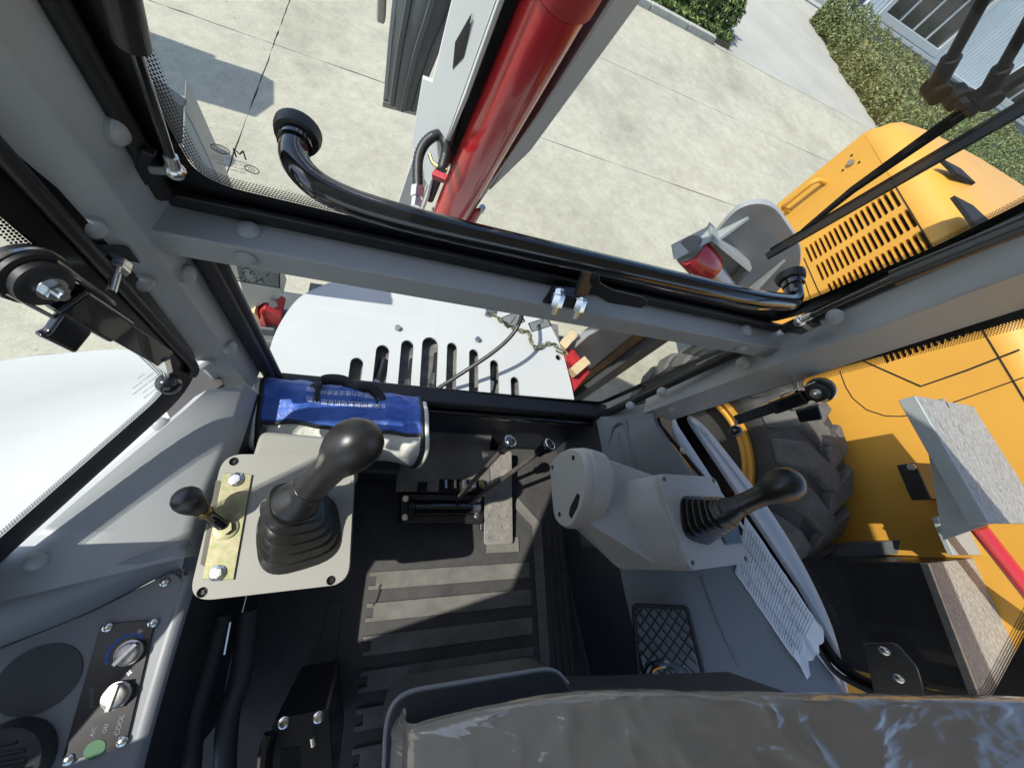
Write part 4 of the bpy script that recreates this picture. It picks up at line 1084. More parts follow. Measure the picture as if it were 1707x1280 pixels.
# ---- window lock on the beam
lk_ = mk('window_lock', join(g_prism([at(902, 505, z=-.490), at(922, 474, z=-.490), at(972, 484, z=-.490), at(975, 519, z=-.490)], (0, 0, .008)), g_bar(at(921, 492, z=-.474), at(965, 496, z=-.474), .024, .026)), satin, cab, bevel=.003)
for p in ((925, 497), (961, 505)):
    c = at(*p, z=-.470)
    mk('stud', g_tube([c+V((0, .004, .018)), c+V((0, -.004, .016)), c+V((0, -.0045, .016)), c+V((0, -.016, .0)), c+V((0, -.0165, 0)), c+V((0, -.024, -.012))], [.008, .0095, .011, .011, .006, .005], 6), chrome, lk_)
mk('lock_arm', g_bar(at(985, 446, y=.40), at(968, 492, y=.38), .028, .010), satin, lk_, bevel=.003)
hdl = [at(966, 470, y=.395), at(996, 452, y=.395), at(999, 470, y=.39), at(1020, 482, y=.388), at(1070, 493, y=.386), at(1078, 502, y=.386), at(1066, 512, y=.386), at(1012, 503, y=.388), at(990, 490, y=.39), at(972, 490, y=.39)]
mk('lock_handle', g_prism(hdl, (0, -.006, .004)), satin, lk_, bevel=.002)
# ---- gas struts
def strut(a, b, c_, mount):
    o_ = mk('gas_strut', g_tube([a, b], .0125, 18), satin, cab)
    mk('strut_rod', g_cyl(b, c_, .0048, n=12), gloss, o_)
    d_ = (c_-b).normalized()
    mk('strut_end', join(g_tube([c_-d_*.014, c_-d_*.013, c_+d_*.004, c_+d_*.005], [.005, .0068, .0068, .004], 12), g_ball(tuple(c_+d_*.008), .0105, n=16, m=10)), chrome, o_)
    mk('strut_stud', g_cyl(c_+d_*.008, mount, .0055, n=12), chrome, o_)
    return o_
s_ = strut(at(188, -60, y=.385), at(221, 72, y=.390), at(289, 276, y=.398), at(255, 283, y=.405))
mk('strut_bracket', g_prism([at(234, 250, y=.408), at(258, 262, y=.408), at(250, 300, y=.408), at(238, 322, y=.408), at(219, 293, y=.408)], (0, .012, 0)), satin, cab, bevel=.002)
s_ = strut(at(1740, 362, y=.345), at(1488, 464, y=.352), at(1340, 532, y=.362), at(1350, 548, y=.372))
mk('strut_bracket', g_box(tuple(at(1350, 542, y=.375)-V((.016, .004, .03))), tuple(at(1350, 542, y=.375)+V((.016, .008, .012)))), satin, cab, bevel=.002)
# ---- side window latches
def latch(plane, piv, armend, knobp, studs, tab, tabs, big):
    nrm = plane[1]
    def q(p, off): return at(p[0], p[1], pl=(plane[0]+nrm*off, nrm))
    P, A = q(piv, .03), q(armend, .032); d_ = (A-P).normalized()
    o_ = mk('window_latch', g_bar(P, P.lerp(A, 1.0), .024*big, .010*big, nrm), gloss, cab, bevel=.002)
    mk('latch_block', g_bar(P.lerp(A, .12)+nrm*.006, P.lerp(A, .50)+nrm*.006, .030*big, .018*big, nrm), gloss, o_, bevel=.005)
    mk('pivot_wheel', g_tube([P-nrm*.020, P-nrm*.018, P+nrm*.0, P+nrm*.001, P+nrm*.010, P+nrm*.012], [.020*big, .024*big, .024*big, .020*big, .020*big, .017*big], 32), rub, o_)
    mk('wheel_ring', g_ring(frame(P-nrm*.008, nrm), .0245*big, .0022, 32, 6), chrome, o_)
    mk('pivot_nut', join(g_cyl(P+nrm*.012, P+nrm*.017, .0105*big, n=18), g_cyl(P+nrm*.017, P+nrm*.025, .0078*big, n=6), g_cyl(P+nrm*.025, P+nrm*.031, .004*big, n=10)), chrome, o_)
    K = q(knobp, .030); 
    e_ = A - d_*.004
    mk('knob_stem', join(g_bar(e_, e_.lerp(K, .45)+nrm*.0, .008, .016*big, nrm), g_cyl(e_.lerp(K, .35), K, .0035, n=10)), chrome, o_)
    mk('knob', g_ball(tuple(K), .0145*big, n=24, m=16), gloss, o_)
    s0, s1 = q(studs[0], .004), q(studs[1], .034)
    mk('latch_stud', g_cyl(s0, s1, .0050, n=14), chrome, o_)
    mk('stud_nut', join(g_cyl(s0.lerp(s1, .02), s0.lerp(s1, .2), .0095*big, n=6), g_cyl(s0.lerp(s1, .22), s0.lerp(s1, .32), .0095*big, n=6)), chrome, o_)
    mk('stud_base', g_prism([q(p, .006) for p in tab], nrm*-.004), satin, o_, bevel=.001)
    T = [q(p, .034) for p in tabs]
    mk('thumb_tab', g_prism(T, nrm*.012), gloss, o_, bevel=.004, seg=3)
    for sgn in (1, -1):
        w_ = nrm.cross(d_)*sgn*.0155*big
        mk('spring_leg', g_tube(smooth_path([P+w_*1.3-d_*.006, P+w_*1.25+d_*.02+nrm*.006, P.lerp(A, .30)+w_*1.2+nrm*.010, P.lerp(A, .36)+w_*1.0], 5), .0022, 8), chrome, o_)
    return o_
latch(WL, (62, 466), (272, 596), (281, 640), ((200, 436), (185, 487)), ((158, 408), (215, 412), (236, 440), (190, 432)), ((92, 510), (142, 545), (112, 582), (50, 552), (68, 545)), 1.22)
latch(WR, (1365, 652), (1228, 700), (1227, 718), ((1320, 620), (1328, 652)), ((1299, 618), (1330, 608), (1344, 616), (1318, 624)), ((1328, 682), (1366, 672), (1374, 697), (1336, 702)), 1.15)
# plate with two bolts at the foot of the right window
pp_ = [at(p[0], p[1], pl=(WR[0]+WR[1]*.010, WR[1])) for p in ((1440, 1070), (1495, 1070), (1530, 1110), (1545, 1160), (1460, 1160))]
hp_ = mk('hinge_plate', g_prism(rounded(pp_, .012, 4), WR[1]*.008), satin, cab, bevel=.002)
for p in ((1474, 1084), (1498, 1130)):
    c = at(p[0], p[1], pl=(WR[0]+WR[1]*.018, WR[1])); mk('hinge_bolt', g_tube([c, c+WR[1]*.004, c+WR[1]*.006], [.012, .010, .004], 20), chrome, hp_)
# ---- wiper outside the upper window, right
wp = thing('window_wiper', 'long black wiper arm and blade outside the upper front window at right', 'wiper', tuple(at(1600, 185, y=.50)))
YW = .475
mk('blade', g_bar(at(1278, 428, y=YW), at(1760, 152, y=YW), .006, .012, (0, 1, 0)), rub, wp)
mk('blade_spine', g_bar(at(1284, 418, y=YW+.010), at(1760, 138, y=YW+.010), .006, .008, (0, 1, 0)), dull, wp, bevel=.002)
mk('arm', g_tube([at(1338, 385, y=YW+.02), at(1420, 318, y=YW+.035), at(1608, 186, y=YW+.05), at(1760, 90, y=YW+.05)], [.004, .006, .009, .009], 4), dull, wp, smooth=30)
for a, b in (((1558, 148), (1650, -20)), ((1644, 160), (1730, 10))):
    A, B = at(*a, y=YW+.05), at(*b, y=YW+.05)
    mk('link_rod', g_tube([A, A.lerp(B, .35), A.lerp(B, .36), B.lerp(A, -.6)], [.0100, .0100, .0065, .0065], 14), dull, wp)
    mk('rod_end', g_cyl(A+V((0, -.016, 0)), A+V((0, .010, 0)), .0115, n=18), dull, wp)
mk('pivot_plate', g_prism([at(1546, 142, y=YW+.07), at(1570, 130, y=YW+.07), at(1660, 165, y=YW+.07), at(1618, 200, y=YW+.07), at(1590, 180, y=YW+.07)], (0, .006, 0)), dull, wp, bevel=.002)
c = at(1612, 186, y=YW+.02); mk('pivot_nut', join(g_cyl(c+V((0, .02, 0)), c+V((0, .04, 0)), .0125, n=20), g_cyl(c+V((0, .008, 0)), c+V((0, .02, 0)), .007, n=6)), dull, wp)
# ---- prints and stickers on the glass
def outline(parent, pts, y, w=.0014):
    P = [at(*p, y=y) for p in pts]; n_ = len(P); gs_ = []
    for i in range(n_): gs_.append(g_bar(P[i], P[(i+1) % n_], w, .0004, (0, 1, 0)))
    return mk('print_border', join(*gs_), ink, parent, smooth=None)
def ovals(parent, c, rx, rz, y, n=26, w=.0011):
    C = at(*c, y=y); return mk('print_oval', g_tube([C + V((rx*math.cos(2*math.pi*k/n), 0, rz*math.sin(2*math.pi*k/n))) for k in range(n+1)], w/2, 5), ink, parent, smooth=None)
y_ = YF - .0035
ovals(up_pane, (367, 249), .009, .0055, y_); ovals(up_pane, (367, 249), .0065, .0035, y_, 20, .0006); ovals(up_pane, (420, 283), .0075, .0055, y_)
def gprint(body, px, py, size, y, parent, m=inkg, pl=None, mirror=True):
    g = text_geo(body, size)
    mt = frame(at(px, py, y=y), (0, -1, 0), (1, 0, 0)) if pl is None else frame(at(px, py, pl=pl), pl[1], V((0, 0, 1)).cross(pl[1]))
    if mirror: mt = mt @ Matrix.Diagonal((-1, 1, 1, 1))
    return mk('print_text', g_xf(g, mt), m, parent, smooth=None)
gprint('CCC', 368, 252, .005, y_, up_pane, ink); gprint('M', 402, 265, .018, y_, up_pane, ink)
gprint('LAMINATED 112211', 385, 268, .0045, y_, up_pane); gprint('SAFETY GLASS 007123', 388, 274, .0045, y_, up_pane); gprint('GB9656 LAMINATED', 393, 281, .0045, y_, up_pane); gprint('70% MIN', 398, 288, .0045, y_, up_pane); gprint('E13', 420, 285, .005, y_, up_pane, ink)
# warning stickers on the lower window, seen from the back
def sticker(pts, marks, alpha=True):
    y2 = YF + .008
    P = [at(*p, y=y2) for p in pts]
    o_ = mk('warning_sticker', g_prism(P, (0, -.0006, 0)), stick, lw_pane, smooth=None)
    outline(o_, pts, y2-.0012, .0022)
    for a, b in marks: mk('print_stroke', g_bar(at(*a, y=y2-.0014), at(*b, y=y2-.0014), .0014, .0004, (0, 1, 0)), ink, o_, smooth=None)
    return o_
stick = glassmat('clear_sticker_film', (.84, .86, .86), .6)
rs = random.Random(5)
sticker([(378, 434), (466, 446), (466, 480), (393, 468)], [((rs.uniform(400, 440), rs.uniform(445, 466)),)*1*0 or (lambda a, b: ((a, b), (a+rs.uniform(-9, 9), b+rs.uniform(-5, 6))))(rs.uniform(402, 445), rs.uniform(446, 468)) for _ in range(20)])
sticker([(836, 530), (866, 518), (875, 536), (846, 547)], [((851, 540), (860, 527))])
sticker([(881, 539), (913, 529), (919, 543), (887, 553)], [((894, 546), (906, 534))])
sticker([(1137, 588), (1161, 572), (1196, 580), (1170, 595)], [((1157, 580), (1160, 581)), ((1172, 582), (1175, 583))])
lpl = (WL[0]+WL[1]*.003, WL[1])
for k, tx in enumerate(('CCC', 'SAFETY GLASS', 'GB9656 TEMPERED', 'E13 43R', 'OPTITEMP')): gprint(tx, 236+k*4, 628+k*7, .0055, 0, left_pane, inkg, lpl)
rpl = (WR[0]+WR[1]*.003, WR[1])
for k, tx in enumerate(('CCC', 'SAFETY GLASS', 'GB9656', 'E13 43R')): gprint(tx, 1166+k*5, 712+k*5, .006, 0, right_pane, inkg, rpl)

# ================================================================== INSIDE THE CAB
# ---- floor mat with raised ribs
fm = thing('floor_mat', 'black rubber floor mat with raised cross ribs, partly sunlit', 'floor mat', (.35, -.1, FLOOR-.02))
mk('base', g_box((-.28, -1.0, FLOOR-.0215), (.765, .352, FLOOR-.008)), matm, fm, bevel=.003)
for k in range(8):
    y = .095 - k*.090
    x0, x1 = (.028, .600) if k > 1 else (.43, .53 + .03*k)
    pts_ = [V((x0, y, 0)), V((x1, y, 0)), V((x1, y-.053, 0)), V((x0, y-.053, 0))]
    if k > 1: pts_ += [V((x0, y-.040, 0)), V((x0+.022, y-.040, 0)), V((x0+.022, y-.014, 0)), V((x0, y-.014, 0))]
    mk('rib', g_prism([p + V((0, 0, FLOOR-.0079)) for p in pts_], (0, 0, .0085)), mribm, fm, bevel=.002, seg=1)
mk('rib_border', g_prism([V((.565, .15, FLOOR-.0079)), V((.66, .05, FLOOR-.0079)), V((.66, -.62, FLOOR-.0079)), V((.622, -.62, FLOOR-.0079)), V((.622, .04, FLOOR-.0079)), V((.54, .12, FLOOR-.0079))], (0, 0, .008)), mribm, fm, bevel=.002)
for x in (.685, .712, .739): mk('long_rib', g_box((x, -.95, FLOOR-.0079), (x+.014, .05, FLOOR)), matm, fm, bevel=.002)
mk('heel_pad', g_prism([V((-.085, -.16, FLOOR-.0079)), V((-.045, -.16, FLOOR-.0079)), V((-.045, -.33, FLOOR-.0079)), V((-.105, -.375, FLOOR-.0079))], (0, 0, .006)), matm, fm, bevel=.002)
# ---- pedal
pd = thing('foot_pedal', 'long worn grey steel foot pedal with raised tread marks', 'pedal', (.42, .15, FLOOR))
pq = [at(808, 750, z=-1.375), at(853, 752, z=-1.375), at(855, 906, z=-1.425), at(807, 908, z=-1.425)]
mk('plate', g_prism(rounded(pq, .012, 5), (0, 0, -.007)), pedm, pd, bevel=.0015)
u_ = (pq[1]-pq[0]); v_ = (pq[3]-pq[0])
tm = mesh_of('tread_mark', g_ball((0, 0, 0), .010, .0028, .0022, 10, 6), pedm)
for i in range(9):
    for j in range(3):
        a = .18+.32*j + (.08 if i % 2 else -.04); b = .07 + i*.107
        p = pq[0] + u_*a + v_*b + V((0, 0, .0012))
        inst('tread_mark', tm, frame(p, u_.cross(v_)*-1, (1, 1 if (i+j) % 2 else -1, 0)), pd)
mk('pivot', g_cyl(V((.37, .16, FLOOR+.02)), V((.50, .16, FLOOR+.02)), .018, n=14), satin, pd)
mk('stop', g_box((.40, .03, FLOOR), (.44, .29, FLOOR+.022)), satin, pd, bevel=.004)
# ---- travel lever unit
lv = thing('lever_unit', 'black bolted lever housing on the floor with two steel rods and black knobs', 'lever', tuple(at(735, 850, z=FLOOR)))
HB = -1.40
hq = [at(668, 823, z=HB), at(806, 823, z=HB), at(806, 873, z=HB), at(667, 873, z=HB)]
mk('base_plate', g_prism(rounded(hq, .012, 4), (0, 0, -.045)), satin, lv, bevel=.003)
ca, cb = at(690, 846, z=HB+.005), at(786, 846, z=HB+.005)
mk('shaft_housing', g_tube([ca, ca+V((.004, 0, 0)), cb-V((.004, 0, 0)), cb], [.022, .027, .027, .022], 28), gloss, lv)
mk('housing_collar', g_cyl(ca+V((-.02, 0, 0)), ca, .031, n=24), satin, lv)
mk('shaft_clamp', g_tube([cb, cb+V((.03, 0, 0))], .021, 20), steel, lv)
hb = mesh_of('hex_bolt', join(g_cyl((0,0,0), (0,0,.002), .0105, n=18), g_cyl((0,0,.002), (0,0,.008), .0075, n=6)), chrome)
for p in ((676, 831), (675, 862), (795, 860), (797, 832)): inst('base_bolt', hb, frame(at(*p, z=HB+.0005), (0, 0, 1)), lv)
rodm = mat('oiled_rod_steel', (.16, .145, .125), .35, metal=.6, var=.25, vscale=30)
for base, kn, zk in (((762, 832), (848, 738), -1.02), ((784, 838), (913, 743), -1.02)):
    A, K = at(*base, z=HB+.02), at(*kn, z=zk); d_ = (K-A).normalized()
    r_ = mk('lever_rod', g_tube([A-d_*.02, A, K-d_*.03], [.010, .0085, .0075], 14), rodm, lv)
    fc = (-K).normalized(); fc = (d_*.5 + fc).normalized()
    mk('knob', g_tube([K-d_*.050, K-d_*.045, K-d_*.022, K-d_*.006, K+d_*.006, K+d_*.012], [.010, .0145, .0155, .021, .021, .0175], 28), gloss, r_)
    mk('knob_ring', g_ring(frame(K+d_*.011, d_), .0178, .0020, 32, 8), chrome, r_)
    mk('knob_cap', g_tube([K+d_*.0115, K+d_*.0145, K+d_*.0155], [.0168, .014, .004], 28), gloss, r_)
# ---- joystick maker
def superring(c, mt, rx, ry, n=32, e=3.2):
    out = []
    for k in range(n):
        a = 2*math.pi*k/n; ca_, sa_ = math.cos(a), math.sin(a)
        x = rx*math.copysign(abs(ca_)**(2/e), ca_); y = ry*math.copysign(abs(sa_)**(2/e), sa_)
        out.append(c + mt @ V((x, y, 0)))
    return out
def joystick(parent, base, top, head, hr, rx, ry, yaw, nrm, pleats=5):
    """bellows, grip and rounded head; base on the plate, top end of the bellows, head centre"""
    base, top, head = V(base), V(top), V(head)
    R0 = Matrix.Rotation(yaw, 3, 'Z')
    ax0 = V(nrm).normalized(); ax1 = (head-top).normalized(); rings = []
    N = pleats*2
    for i in range(N+1):
        t_ = i/N; a_ = ax0.lerp(ax1, t_*.8).normalized()
        q_ = V((0, 0, 1)).rotation_difference(a_).to_matrix() @ R0
        s_ = (1 - .40*t_) * (1.0 if i % 2 == 0 else .80)
        c_ = base.lerp(top, t_)
        rings.append(superring(c_, q_, rx*s_, ry*s_))
        if i % 2 == 0: rings.append(superring(c_ + a_*.0035, q_, rx*s_*.985, ry*s_*.985))
    b_ = mk('bellows', g_loft(rings), boot, parent, smooth=50)
    q_ = V((0, 0, 1)).rotation_difference(ax1).to_matrix() @ R0
    L = (head-top).length
    k_ = hr/.0465
    rg = []
    for t_, a in ((-.16, .047), (-.02, .043), (.10, .037), (.17, .0315), (.20, .0298), (.45, .0288), (.64, .0296), (.73, .0345), (.81, .0408), (.91, .0460), (1.01, .0472), (1.10, .0445), (1.18, .0375), (1.235, .0265), (1.27, .0140), (1.28, .005)):
        rg.append(superring(top + ax1*(L*t_), q_, a*k_, a*k_*.92, 32, 2.25))
    j_ = mk('grip', g_loft(rg), grip, parent, smooth=80)
    mk('grip_seam', g_ring(frame(top + ax1*(L*.275), ax1), .0297*k_, .0010, 32, 6), satin, j_)
    return j_
# ---- left control console
PZ_ = -.90
lc = thing('control_console', 'beige left control console with black joystick and small knob lever', 'control console', (-.15, .05, FLOOR), 'operator control consoles')
corn = [at(372, 757, z=PZ_), at(592, 757, z=PZ_), at(581, 972, z=PZ_), at(313, 1003, z=PZ_)]
outl = rounded(corn, .035, 7)
hol = []
hpos = [(390, 769), (552, 967), (337, 987)]
for p in hpos:
    c = at(*p, z=PZ_); hol.append([c + V((.0085*math.cos(k*.4488), .0085*math.sin(k*.4488), 0)) for k in range(14)])
tpl = mk('top_plate', g_holed(outl, hol, (0, 0, -.012)), plas, lc, smooth=None, bevel=.003, seg=2)
cen = sum(corn, V())/4
o2 = [cen + (p-cen)*1.012 + V((0, 0, -.0125)) for p in outl]
mk('rim', g_loft([o2, [p + V((0, 0, -.018)) for p in o2], [cen + (p-cen)*.95 + V((0, 0, -.032)) for p in outl]]), plas, lc, smooth=50)
mk('pedestal', g_loft([[cen + (p-cen)*.93 + V((0, 0, -.033)) for p in outl], [cen + (p-cen)*.85 + V((0, 0, -.25)) for p in outl], [cen + (p-cen)*.80 + V((0, 0, FLOOR-PZ_)) for p in outl]]), trimd, lc, smooth=50)
for p in hpos:
    c = at(*p, z=PZ_-.010); mk('recessed_screw', join(g_cyl(c+V((0,0,-.004)), c, .0082, n=16), g_cyl(c, c+V((0, 0, .003)), .005, n=6)), satin, lc)
# grey box in front of the plate
fb = [at(443, 727, z=-.955), at(598, 735, z=-.955), at(598, 775, z=-.955), at(440, 775, z=-.955)]
mk('front_cover', g_prism(rounded([V((-.245, .245, -.95)), V((-.035, .235, -.95)), V((-.035, .15, -.95)), V((-.25, .15, -.95))], .02, 4), (0, 0, -.2)), plas, lc, bevel=.01, seg=3)
# zinc strip with bolts
zs = [at(372, 788, z=PZ_+.004), at(420, 791, z=PZ_+.004), at(389, 966, z=PZ_+.004), at(337, 965, z=PZ_+.004)]
zst = mk('zinc_strip', g_prism(zs, (0, 0, -.0035)), zinc, lc, bevel=.0008)
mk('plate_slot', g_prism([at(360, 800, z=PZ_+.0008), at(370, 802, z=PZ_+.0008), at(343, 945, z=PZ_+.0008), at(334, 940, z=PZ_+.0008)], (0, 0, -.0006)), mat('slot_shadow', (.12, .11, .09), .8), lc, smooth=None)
bolt = mesh_of('flange_bolt', join(g_tube([(0,0,0), (0,0,.0012), (0,0,.003)], [.0135, .0135, .010], 24), g_cyl((0,0,.003), (0,0,.009), .0088, .0085, 6), g_cyl((0,0,.009), (0,0,.0096), .006, n=12)), chrome)
for p in ((394, 799), (363, 955)): inst('flange_bolt', bolt, frame(at(*p, z=PZ_+.0045), (0, 0, 1)), zst)
# small knob lever
sb = at(377, 880, z=PZ_+.0045); sk = at(303, 826, z=-.805); d_ = (sk-sb).normalized()
sl_ = mk('safety_lever', g_tube([sb+d_*.012, sb+d_*.030, sb+d_*.052, sb+d_*.056], [.0100, .0100, .0108, .0135], 20), gloss, lc)
mk('washer', join(g_tube([sb, sb+V((0, 0, .002)), sb+V((0, 0, .0025))], [.020, .020, .017], 28), g_cyl(sb+V((0, 0, .0026)), sb+V((0, 0, .011)), .0125, n=6)), zinc, sl_)
mk('sleeve', g_tube([sb+d_*.0565, sb+d_*.066], [.0125, .0132], 20), brass, sl_)
sk2 = sb + d_*.098
q_ = V((0,0,1)).rotation_difference(d_).to_matrix()
mk('lever_knob', g_loft([superring(sb+d_*h_, q_, r_, r_, 28, 2) for h_, r_ in ((.0665, .0125), (.074, .0145), (.084, .0195), (.094, .0225), (.104, .0230), (.112, .0205), (.118, .0150), (.1215, .007))]), grip, sl_, smooth=70)
jb = at(500, 888, z=PZ_+.001)
joystick(lc, jb, at(492, 838, z=PZ_+.075), at(590, 742, z=-.688), .0465, .074, .069, .25, (0, 0, 1), 5)
# ---- right control console
QZ = -.79
rc = thing('control_console', 'grey right control console arm with black joystick', 'control console', (.75, .05, FLOOR), 'operator control consoles')
rcorn = [at(1098, 789, z=QZ), at(1192, 795, z=QZ-.02), at(1252, 937, z=QZ-.02), at(1150, 951, z=QZ)]
rout = rounded(rcorn, .022, 6); rcen = sum(rcorn, V())/4
rn = (rcorn[1]-rcorn[0]).cross(rcorn[3]-rcorn[0]); rn = rn if rn.z > 0 else -rn; rn.normalize()
rhp = [(1108, 799), (1190, 801), (1155, 938), (1243, 931)]
rpl_ = (rcen, rn)
hol = []
for p in rhp:
    c = at(*p, pl=rpl_); e1_ = rn.orthogonal().normalized(); e2_ = rn.cross(e1_)
    hol.append([c + e1_*.0065*math.cos(k*.4488) + e2_*.0065*math.sin(k*.4488) for k in range(14)])
mk('top_plate', g_holed(rout, hol, rn*-.012), plasg, rc, smooth=None, bevel=.0025)
for p in rhp:
    c = at(*p, pl=(rcen-rn*.009, rn)); mk('recessed_screw', g_cyl(c-rn*.004, c, .0062, n=14), satin, rc)
ro_ = [rcen + (p-rcen)*1.02 - rn*.0125 for p in rout]
low = rounded([at(986, 812, z=-.945), at(1135, 803, z=-.97), at(1213, 945, z=-1.0), at(1034, 950, z=-.955), at(964, 880, z=-.945)], [.012, .02, .03, .018, .012], 5)
def resamp(P, n, start):
    """n points evenly spaced round a closed outline, beginning at the vertex nearest to start"""
    k = min(range(len(P)), key=lambda i: (P[i]-start).length); P = P[k:]+P[:k]+[P[k]]
    L = [0]
    for i in range(1, len(P)): L.append(L[-1]+(P[i]-P[i-1]).length)
    out = []; j = 0
    for q in range(n):
        s_ = L[-1]*q/n
        while L[j+1] < s_: j += 1
        out.append(P[j].lerp(P[j+1], (s_-L[j])/max(1e-9, L[j+1]-L[j])))
    return out
up_ = resamp(ro_, 48, rcorn[0]); lo_ = resamp(low, 48, low[2])
lcn = sum(lo_, V())/48
mk('arm_body', g_loft([[rcen + (p-rcen)*.97 for p in [q + rn*.0 for q in up_]], up_, [p - rn*.012 for p in up_], [a.lerp(b, .5) for a, b in zip([p - rn*.012 for p in up_], lo_)], lo_, [p + V((0, 0, -.004)) for p in lo_], [lcn + (p-lcn)*.93 + V((0, 0, -.03)) for p in lo_], [lcn + (p-lcn)*.75 + V((.03, 0, -.07)) for p in lo_]], False, True), plasg, rc, smooth=28)
xe = .485
fpx = [(920, 780), (926, 762), (950, 748), (972, 752), (982, 785), (978, 835), (962, 872), (948, 881), (930, 868), (924, 835)]
facep = smooth_path([at(*p, x=xe) for p in fpx] + [at(*fpx[0], x=xe)], 4)[:-1]
fc_ = sum(facep, V())/len(facep)
mk('arm_end_cap', g_loft([[fc_ + (p-fc_)*.94 + V((-.008, 0, 0)) for p in facep], facep, [p + V((.012, 0, 0)) for p in facep]]), plasg, rc, smooth=40)
rows = [[p + V((.0125, 0, 0)) for p in facep], [fc_ + (p-fc_)*1.02 + V((.02, 0, 0)) for p in facep], [fc_ + (p-fc_)*1.0 + V((.045, .0, -.004)) for p in facep], [fc_ + (p-fc_)*.95 + V((.075, .0, -.010)) for p in facep], [fc_ + (p-fc_)*.80 + V((.088, .0, -.014)) for p in facep], [fc_ + (p-fc_)*.72 + V((.14, .0, -.06)) for p in facep]]
mk('arm_shell', g_loft(rows), plasg, rc, smooth=24)
import bmesh
def g_hull(pts):
    bm_ = bmesh.new(); vs = [bm_.verts.new(p) for p in pts]
    bmesh.ops.convex_hull(bm_, input=vs)
    bmesh.ops.delete(bm_, geom=[v for v in bm_.verts if not v.link_faces], context='VERTS')
    bm_.verts.index_update()
    g = [v.co.copy() for v in bm_.verts], [tuple(v.index for v in f.verts) for f in bm_.faces]; bm_.free(); return g
neck = [fc_ + (p-fc_)*.985 + V((.03, 0, -.002)) for p in facep if p.z < fc_.z + .035]
neck += [p + V((0, 0, -.004)) for p in lo_[::3]]
neck += [a.lerp(b, .45) for a, b in zip(up_, lo_) if a.x < rcen.x][::2]
mk('arm_neck', g_hull(neck), plasg, rc, smooth=40, bevel=.004)
for p in ((922, 779), (957, 763), (934, 857)):
    c = at(*p, x=xe-.006); mk('end_screw', g_cyl(c+V((-.003, 0, 0)), c+V((.006, 0, 0)), .0065, n=14), dark, rc)
sc_ = [at(*p, x=xe-.0095) for p in ((948, 858), (950, 845), (962, 822), (966, 826), (962, 845), (952, 864))]
mk('end_opening', g_prism(sc_, (.004, 0, 0)), dark, rc, smooth=None)
mk('arm_mount', g_prism([V((.62, .11, -1.02)), V((.84, .12, -1.0)), V((.84, -.04, -1.0)), V((.64, -.04, -1.02))], (.06, 0, -.2)), trimd, rc, bevel=.01)
swp = [at(*p, pl=(rcen+rn*.0045, rn)) for p in ((1204, 893), (1229, 872), (1238, 905), (1211, 907))]
mk('switch_blank', g_prism(rounded(swp, .004, 3), rn*-.004), gloss, rc, bevel=.001)
jb = at(1163, 866, pl=rpl_)
jt = at(1212, 852, z=QZ+.075)
joystick(rc, jb, jt, at(1308, 808, z=-.590), .0385, .061, .057, -.2, rn, 6)
c = jt.lerp(at(1322, 805, z=-.575), .45)+V((.005, .022, .01))
mk('grip_button', g_ball(tuple(c), .008, n=16, m=8), gloss, rc)
# ---- tool bag
bg = thing('tool_bag', 'blue and cream zipped tool bag with black handles and white lettering', 'tool bag', (-.07, .32, -1.225))
BX0, BX1 = -.272, .118
from mathutils import noise as mn
def bagsec(u, th):
    """u 0..1 along the bag, th angle round it (0 = rear/near side, 90 = top)"""
    sag = .012*math.sin(math.pi*u) + .004*math.sin(9*u)
    yc = .325 - .012*u; zc = -1.125 - .006*u
    ca_, sa_ = math.cos(th), math.sin(th); e = .62
    y = yc - (.094+.004*math.sin(7*u+2*th))*math.copysign(abs(ca_)**e, ca_)
    z = zc + (.098-sag*.9)*math.copysign(abs(sa_)**e, sa_) + .005*math.sin(11*u+3*th) + .0035*math.sin(23*u-2*th) + (.006*math.sin(5.2*u+1.1) if sa_ > 0 else 0)
    n_ = mn.noise(V((u*5.3, math.cos(th)*1.6, math.sin(th)*1.6)))*.010 + mn.noise(V((u*15, math.cos(th)*4+3, math.sin(th)*4)))*.0035
    return V((BX0+(BX1-BX0)*u + .006*math.sin(2*th), y + n_*.6, z + n_))
def shell(th0, th1, nu, nt, lift, u0=0., u1=1.):
    v, f = [], []
    for i in range(nu+1):
        u = u0+(u1-u0)*i/nu
        for j in range(nt+1):
            th = th0+(th1-th0)*j/nt; p = bagsec(u, th); c_ = V((p.x, .325, -1.125)); v.append(p + (p-c_).normalized()*lift)
    for i in range(nu):
        for j in range(nt):
            a = i*(nt+1)+j; f.append((a, a+1, a+nt+2, a+nt+1))
    return v, f
rings = []
for u, s_ in ((-.035, .72), (-.02, .9), (0, 1.0)) + tuple((k/16, 1.) for k in range(1, 16)) + ((1., 1.), (1.02, .9), (1.035, .72)):
    uu = min(1, max(0, u)); r_ = []
    for j in range(40):
        p = bagsec(uu, 2*math.pi*j/40); c_ = V((p.x, .32, -1.125)); r_.append(c_ + (p-c_)*s_ + V(((u-uu)*.39, 0, 0)))
    rings.append(r_)
mk('body', g_loft(rings), whitef, bg, smooth=80)
R_ = math.radians
fp = mk('top_flap', shell(R_(80), R_(176), 60, 40, .0035), bluef, bg, smooth=80)
sd = fp.modifiers.new('thick', 'SOLIDIFY'); sd.thickness = .003
mk('end_piping', g_tube([bagsec(.0, R_(a)) + V((-.003, 0, 0)) for a in range(0, 361, 10)], .0075, 8), webb, bg)
mk('end_piping', g_tube([bagsec(1., R_(a)) + V((.003, 0, 0)) for a in range(0, 361, 10)], .0075, 8), webb, bg)
mk('end_welt', g_tube([bagsec(1., R_(a)) + V((.014, 0, 0)) for a in range(-40, 140, 10)], .007, 8), whitef, bg)
